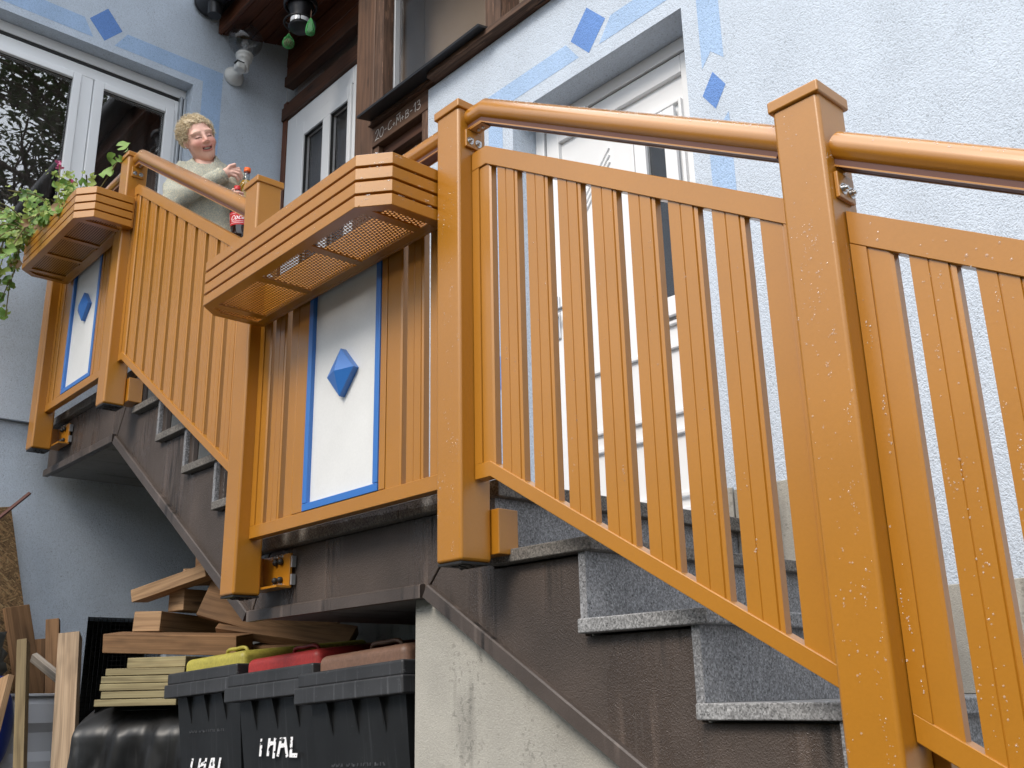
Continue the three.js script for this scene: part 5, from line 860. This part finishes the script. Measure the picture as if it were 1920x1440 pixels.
  const bp = [[0.0135, 0], [0.0135, -0.03], [0.016, -0.036], [0.024, -0.055], [0.0345, -0.085], [0.0385, -0.105], [0.0385, -0.12]], lower = [[0.0385, -0.185], [0.037, -0.2], [0.0385, -0.22], [0.036, -0.24], [0.028, -0.246], [0, -0.246]];
  mesh('bottle_body', lathe([...bp, [0.0378, -0.122], [0.0378, -0.183], ...lower]), phys({ color: lin(0.018, 0.007, 0.005), roughness: 0.06, clearcoat: 1, clearcoatRoughness: 0.05 }), b1);
  mesh('bottle_cap', lathe([[0, 0.017], [0.0145, 0.016], [0.0152, 0.0], [0.0152, -0.004], [0.0136, -0.005]]), phys({ color: lin(0.5, 0.02, 0.02), roughness: 0.4 }), b1);
  { const cv = document.createElement('canvas'); cv.width = 1024; cv.height = 256; const c = cv.getContext('2d'); c.fillStyle = '#c4161c'; c.fillRect(0, 0, 1024, 256); c.fillStyle = '#fff'; c.fillRect(0, 34, 1024, 5); c.fillRect(0, 216, 1024, 6); c.font = 'italic bold 118px serif'; for (const x of [40, 552]) { c.save(); c.translate(x, 168); c.transform(1, -0.09, -0.12, 1, 0, 0); c.fillText('Coca‑Cola'.replace('‑', '-'), 0, 0); c.restore(); c.lineWidth = 7; c.strokeStyle = '#fff'; c.beginPath(); c.moveTo(x + 10, 182); c.quadraticCurveTo(x + 200, 212, x + 420, 150); c.stroke(); }
    const t = new THREE.CanvasTexture(cv); t.colorSpace = THREE.SRGBColorSpace; const g = new THREE.CylinderGeometry(0.039, 0.039, 0.064, 40, 1, true); g.rotateY(-1.35); g.translate(0, -0.1525, 0); mesh('bottle_label', g, phys({ map: t, roughness: 0.35 }), b1); }
  // orange drink bottle tucked against the arm
  const b2 = tag(group('drink_bottle'), 'small orange soda bottle with orange cap tucked under the arm of the person', 'bottle'); place(b2, 0.2, 1.295, 0.1, -0.03); b2.scale.setScalar(1.25);
  mesh('bottle_body', lathe([[0.0125, 0], [0.0125, -0.018], [0.0155, -0.024], [0.013, -0.03], [0.018, -0.04], [0.027, -0.058], [0.0315, -0.078], [0.0315, -0.11], [0.029, -0.13], [0.0315, -0.15], [0.0315, -0.2], [0.027, -0.208], [0, -0.208]]), M.clear, b2);
  mesh('drink', lathe([[0, -0.047], [0.02, -0.047], [0.026, -0.06], [0.0305, -0.079], [0.0305, -0.11], [0.028, -0.13], [0.0305, -0.15], [0.0305, -0.199], [0, -0.205]]), phys({ color: lin(0.75, 0.42, 0.02), roughness: 0.1 }), b2);
  mesh('bottle_cap', lathe([[0, 0.019], [0.0145, 0.018], [0.0152, 0.004], [0.0152, 0.0], [0.013, -0.001]]), phys({ color: lin(0.85, 0.13, 0.01), roughness: 0.4 }), b2);
}

// ---------------------------------------------------------------- tree beyond the yard, seen in the window's reflection
{
  const t = tag(group('ash_tree'), 'tall leafy tree standing beyond the right end of the house', 'tree');
  const q = rng(5), bark = std({ color: lin(0.09, 0.075, 0.06), roughness: 0.95, map: T_plaster });
  const B = [8.4, GND, -4.6], limbs = [], tips = [];
  const grow = (p, d, L, r, lev) => { const m = [p[0] + d[0] * L * 0.5 + 0.1 * (q() - 0.5) * L, p[1] + d[1] * L * 0.5, p[2] + d[2] * L * 0.5 + 0.1 * (q() - 0.5) * L], e = [p[0] + d[0] * L, p[1] + d[1] * L, p[2] + d[2] * L]; limbs.push([p, m, e, r]); if (lev === 0) { tips.push(e, m); return; } const n = lev > 2 ? 4 : 4; for (let k = 0; k < n; k++) { const a = q() * 6.28, s = 0.5 + 0.5 * q(); const v = new THREE.Vector3(d[0] + Math.cos(a) * s, d[1] * 0.75 + 0.12 + 0.2 * (q() - 0.4), d[2] + Math.sin(a) * s).normalize(); grow(k ? e : m, [v.x, v.y, v.z], L * (0.56 + 0.16 * q()), r * 0.56, lev - 1); } };
  mesh('trunk', (() => { const l = lathe([[0.46, 0], [0.34, 0.5], [0.29, 3], [0.24, 7], [0.14, 9]], 14); l.translate(...B); return boxUV(l); })(), bark, t);
  grow([B[0], B[1] + 7.2, B[2]], [0, 1, 0], 2.8, 0.18, 4); grow([B[0], B[1] + 6.2, B[2]], [-0.6, 0.75, 0.3], 2.6, 0.14, 4); grow([B[0], B[1] + 6.0, B[2]], [0.5, 0.75, -0.4], 2.4, 0.13, 3); grow([B[0], B[1] + 6.8, B[2]], [-0.2, 0.8, -0.55], 2.4, 0.12, 3); grow([B[0], B[1] + 5.4, B[2]], [-0.3, 0.6, 0.7], 2.4, 0.13, 3);
  const g = []; for (const [p, m, e, r] of limbs) { const k = tube([p, m, e], r, 5, false, 4); g.push(k); } mesh('limbs', merge(g), bark, t);
  const P = []; for (const e of tips) for (let k = 0; k < 7; k++) { const c = [e[0] + 0.6 * (q() + q() - 1), e[1] + 0.5 * (q() + q() - 1), e[2] + 0.6 * (q() + q() - 1)], a = q() * 6.28, b = q() * 2 - 1, L = 0.05 + 0.05 * q(), u = new THREE.Vector3(Math.cos(a), b * 0.6, Math.sin(a)).multiplyScalar(L), v = new THREE.Vector3(-Math.sin(a), 0.5 - q(), Math.cos(a)).multiplyScalar(L * 0.4); P.push(c[0] - u.x, c[1] - u.y, c[2] - u.z, c[0] + v.x, c[1] + v.y, c[2] + v.z, c[0] + u.x, c[1] + u.y, c[2] + u.z, c[0] - u.x, c[1] - u.y, c[2] - u.z, c[0] + u.x, c[1] + u.y, c[2] + u.z, c[0] - v.x, c[1] - v.y, c[2] - v.z); }
  const lg = new THREE.BufferGeometry(); lg.setAttribute('position', new THREE.Float32BufferAttribute(P, 3)); lg.computeVertexNormals();
  const cr = mesh('crown', lg, phys({ color: lin(0.06, 0.085, 0.03), roughness: 0.6, transmission: 0.3, thickness: 0 }), t); cr.userData.kind = 'stuff';
}

// ---------------------------------------------------------------- rain drops on the painted metal
{
  const q = rng(99), pts = []; const N = (a) => a[Math.floor(q() * a.length)];
  // clusters on a rectangle: origin, two edges, outward normal
  const face = (o, u, v, n, count, r0 = 0.0009, r1 = 0.0022) => { const cl = Array.from({ length: Math.max(2, Math.round(count / 9)) }, () => [q(), q()]); for (let k = 0; k < count; k++) { const c = N(cl), loose = q() < 0.35; const s = loose ? q() : c[0] + (q() + q() - 1) * 0.09, t = loose ? q() : c[1] + (q() + q() - 1) * 0.035; if (s < 0.06 || s > 0.94 || t < 0 || t > 1) continue; pts.push([o[0] + u[0] * s + v[0] * t, o[1] + u[1] * s + v[1] * t, o[2] + u[2] * s + v[2] * t, n, r0 + (r1 - r0) * q() ** 2.2]); } };
  const Z = [0, 0, 1], X1 = [1, 0, 0];
  face([1.0725, -1.1, 0], [0.1, 0, 0], [0, 1.25, 0], Z, 330); face([0, -0.6, 0], [0.1, 0, 0], [0, 1.25, 0], Z, 220); face([-1.18, -0.58, 0], [0.1, 0, 0], [0, 0.9, 0], Z, 40); face([1.1725, -0.3, 0], [0, 0, -0.09], [0, 0.4, 0], X1, 25);
  for (let k = 0; k < 7; k++) { const x = 1.277 + 0.1075 * k; face([x, -0.2 - 0.576 * (x - 1.19), -0.05], [0.064, 0, 0], [0, -0.78, 0], Z, k < 2 ? 130 : 60); }
  face([1.174, -0.17, -0.045], [0.03, 0, 0], [0, -0.78, 0], Z, 60);
  for (let k = 0; k < 40; k++) { const x = 1.18 + 0.6 * q(); pts.push([x, -0.086 - 0.576 * (x - 1.1725) - 0.066 * q(), -0.045, Z, 0.0012 + 0.0018 * q() ** 2]); }
  for (let k = 0; k < 7; k++) { const x = 0.203 + 0.1124 * k; face([x, 0.42 - 0.592 * (x - 0.16), -0.05], [0.062, 0, 0], [0, -0.75, 0], Z, 16); }
  for (let k = 0; k < 4; k++) { const y = 0.34 + k * 0.0417; face([-1.0, y, 0.214], [0.9, 0, 0], [0, 0.034, 0], Z, 60, 0.0011, 0.0022); const c = new THREE.Vector3(0.066, 0, 0.08).normalize(); face([-0.084, y, 0.214], [0.08, 0, -0.066], [0, 0.034, 0], [c.x, 0, c.z], 22, 0.0011, 0.0022); face([-0.004, y, 0.148], [0, 0, -0.15], [0, 0.034, 0], X1, 16, 0.0011, 0.002); }
  // handrails: on the upper half of the tubes and hanging along the dark strip
  const tubeDrops = (a, b, n) => { const d = new THREE.Vector3(b[0] - a[0], b[1] - a[1], 0), up = new THREE.Vector3(-d.y, d.x, 0).normalize(); for (let k = 0; k < n; k++) { const t = q(), an = (q() * 1.5 - 0.35), nn = [up.x * Math.cos(an), up.y * Math.cos(an), Math.sin(an)]; pts.push([a[0] + d.x * t + nn[0] * 0.0305, a[1] + d.y * t + nn[1] * 0.0305, -0.05 + nn[2] * 0.0305, nn, 0.0013 + 0.0018 * q() ** 2]); } };
  tubeDrops([0.165, 0.628], [1.072, 0.106], 260); tubeDrops([1.173, 0.047], [1.8, -0.316], 160); tubeDrops([-2.418, 1.643], [-1.184, 0.853], 200); tubeDrops([-0.4, 0.622], [0, 0.622], 50);
  const g = new THREE.SphereGeometry(1, 10, 8), im = new THREE.InstancedMesh(g, phys({ color: 0xffffff, roughness: 0.03, transmission: 0.86, thickness: 0, ior: 1.36 }), pts.length);  // white share of the drops stands in for light focused by the water
  const m = new THREE.Matrix4(), qq = new THREE.Quaternion(), zz = new THREE.Vector3(0, 0, 1);
  pts.forEach(([x, y, z, n, r], i) => { qq.setFromUnitVectors(zz, new THREE.Vector3(...n)); m.compose(new THREE.Vector3(x, y, z), qq, new THREE.Vector3(r, r * (1 + 0.25 * q()), r * 0.62)); im.setMatrixAt(i, m); });
  im.name = 'rain_drops'; im.userData = { kind: 'stuff', label: 'rain drops beading on the ochre railing and flower box', category: 'water drops' }; scene.add(im);
}

// ---------------------------------------------------------------- unseen green screen added behind the beholder and to the right, blocking low sky
{
  const g = tag(group('low_sky_blocker'), 'unseen clipped evergreen row added to block low sky around the yard', 'low_sky_blocker');
  const m = std({ color: lin(0.045, 0.07, 0.025), roughness: 0.9 });
  const run = (x0, z0, x1, z1, h) => { const L = Math.hypot(x1 - x0, z1 - z0), n = Math.round(L / 0.22), P = [], I = [], prof = [[-0.5, 0], [-0.52, 0.25], [-0.5, 0.5], [-0.47, 0.75], [-0.4, 0.97], [-0.15, 1.02], [0.15, 1.02], [0.4, 0.97], [0.47, 0.75], [0.5, 0.5], [0.52, 0.25], [0.5, 0]], dx = (x1 - x0) / L, dz = (z1 - z0) / L; for (let i = 0; i <= n; i++) prof.forEach(([a, y], j) => { const k = 0.3 * (hash(i, j, 171) - 0.5); P.push(x0 + dx * L * i / n - dz * (a * 1.3 + k), GND + y * h + (y > 0 ? 0.25 * (hash(i, j, 173) - 0.5) : 0), z0 + dz * L * i / n + dx * (a * 1.3 + k)); }); const w = prof.length; for (let i = 0; i < n; i++) for (let j = 0; j < w - 1; j++) { const a = i * w + j; I.push(a, a + 1, a + w + 1, a, a + w + 1, a + w); } let q = new THREE.BufferGeometry(); q.setAttribute('position', new THREE.Float32BufferAttribute(P, 3)); q.setIndex(I); q = q.toNonIndexed(); q.computeVertexNormals(); mesh('blocker_foliage', q, m, g); };
  run(-12, 8, 12, 8, 3.7); run(11.5, 7.6, 11.5, -1.5, 3.7);
}

scene.traverse((o) => { if (o.isMesh) { o.castShadow = true; o.receiveShadow = true; } });
renderer.render(scene, camera);
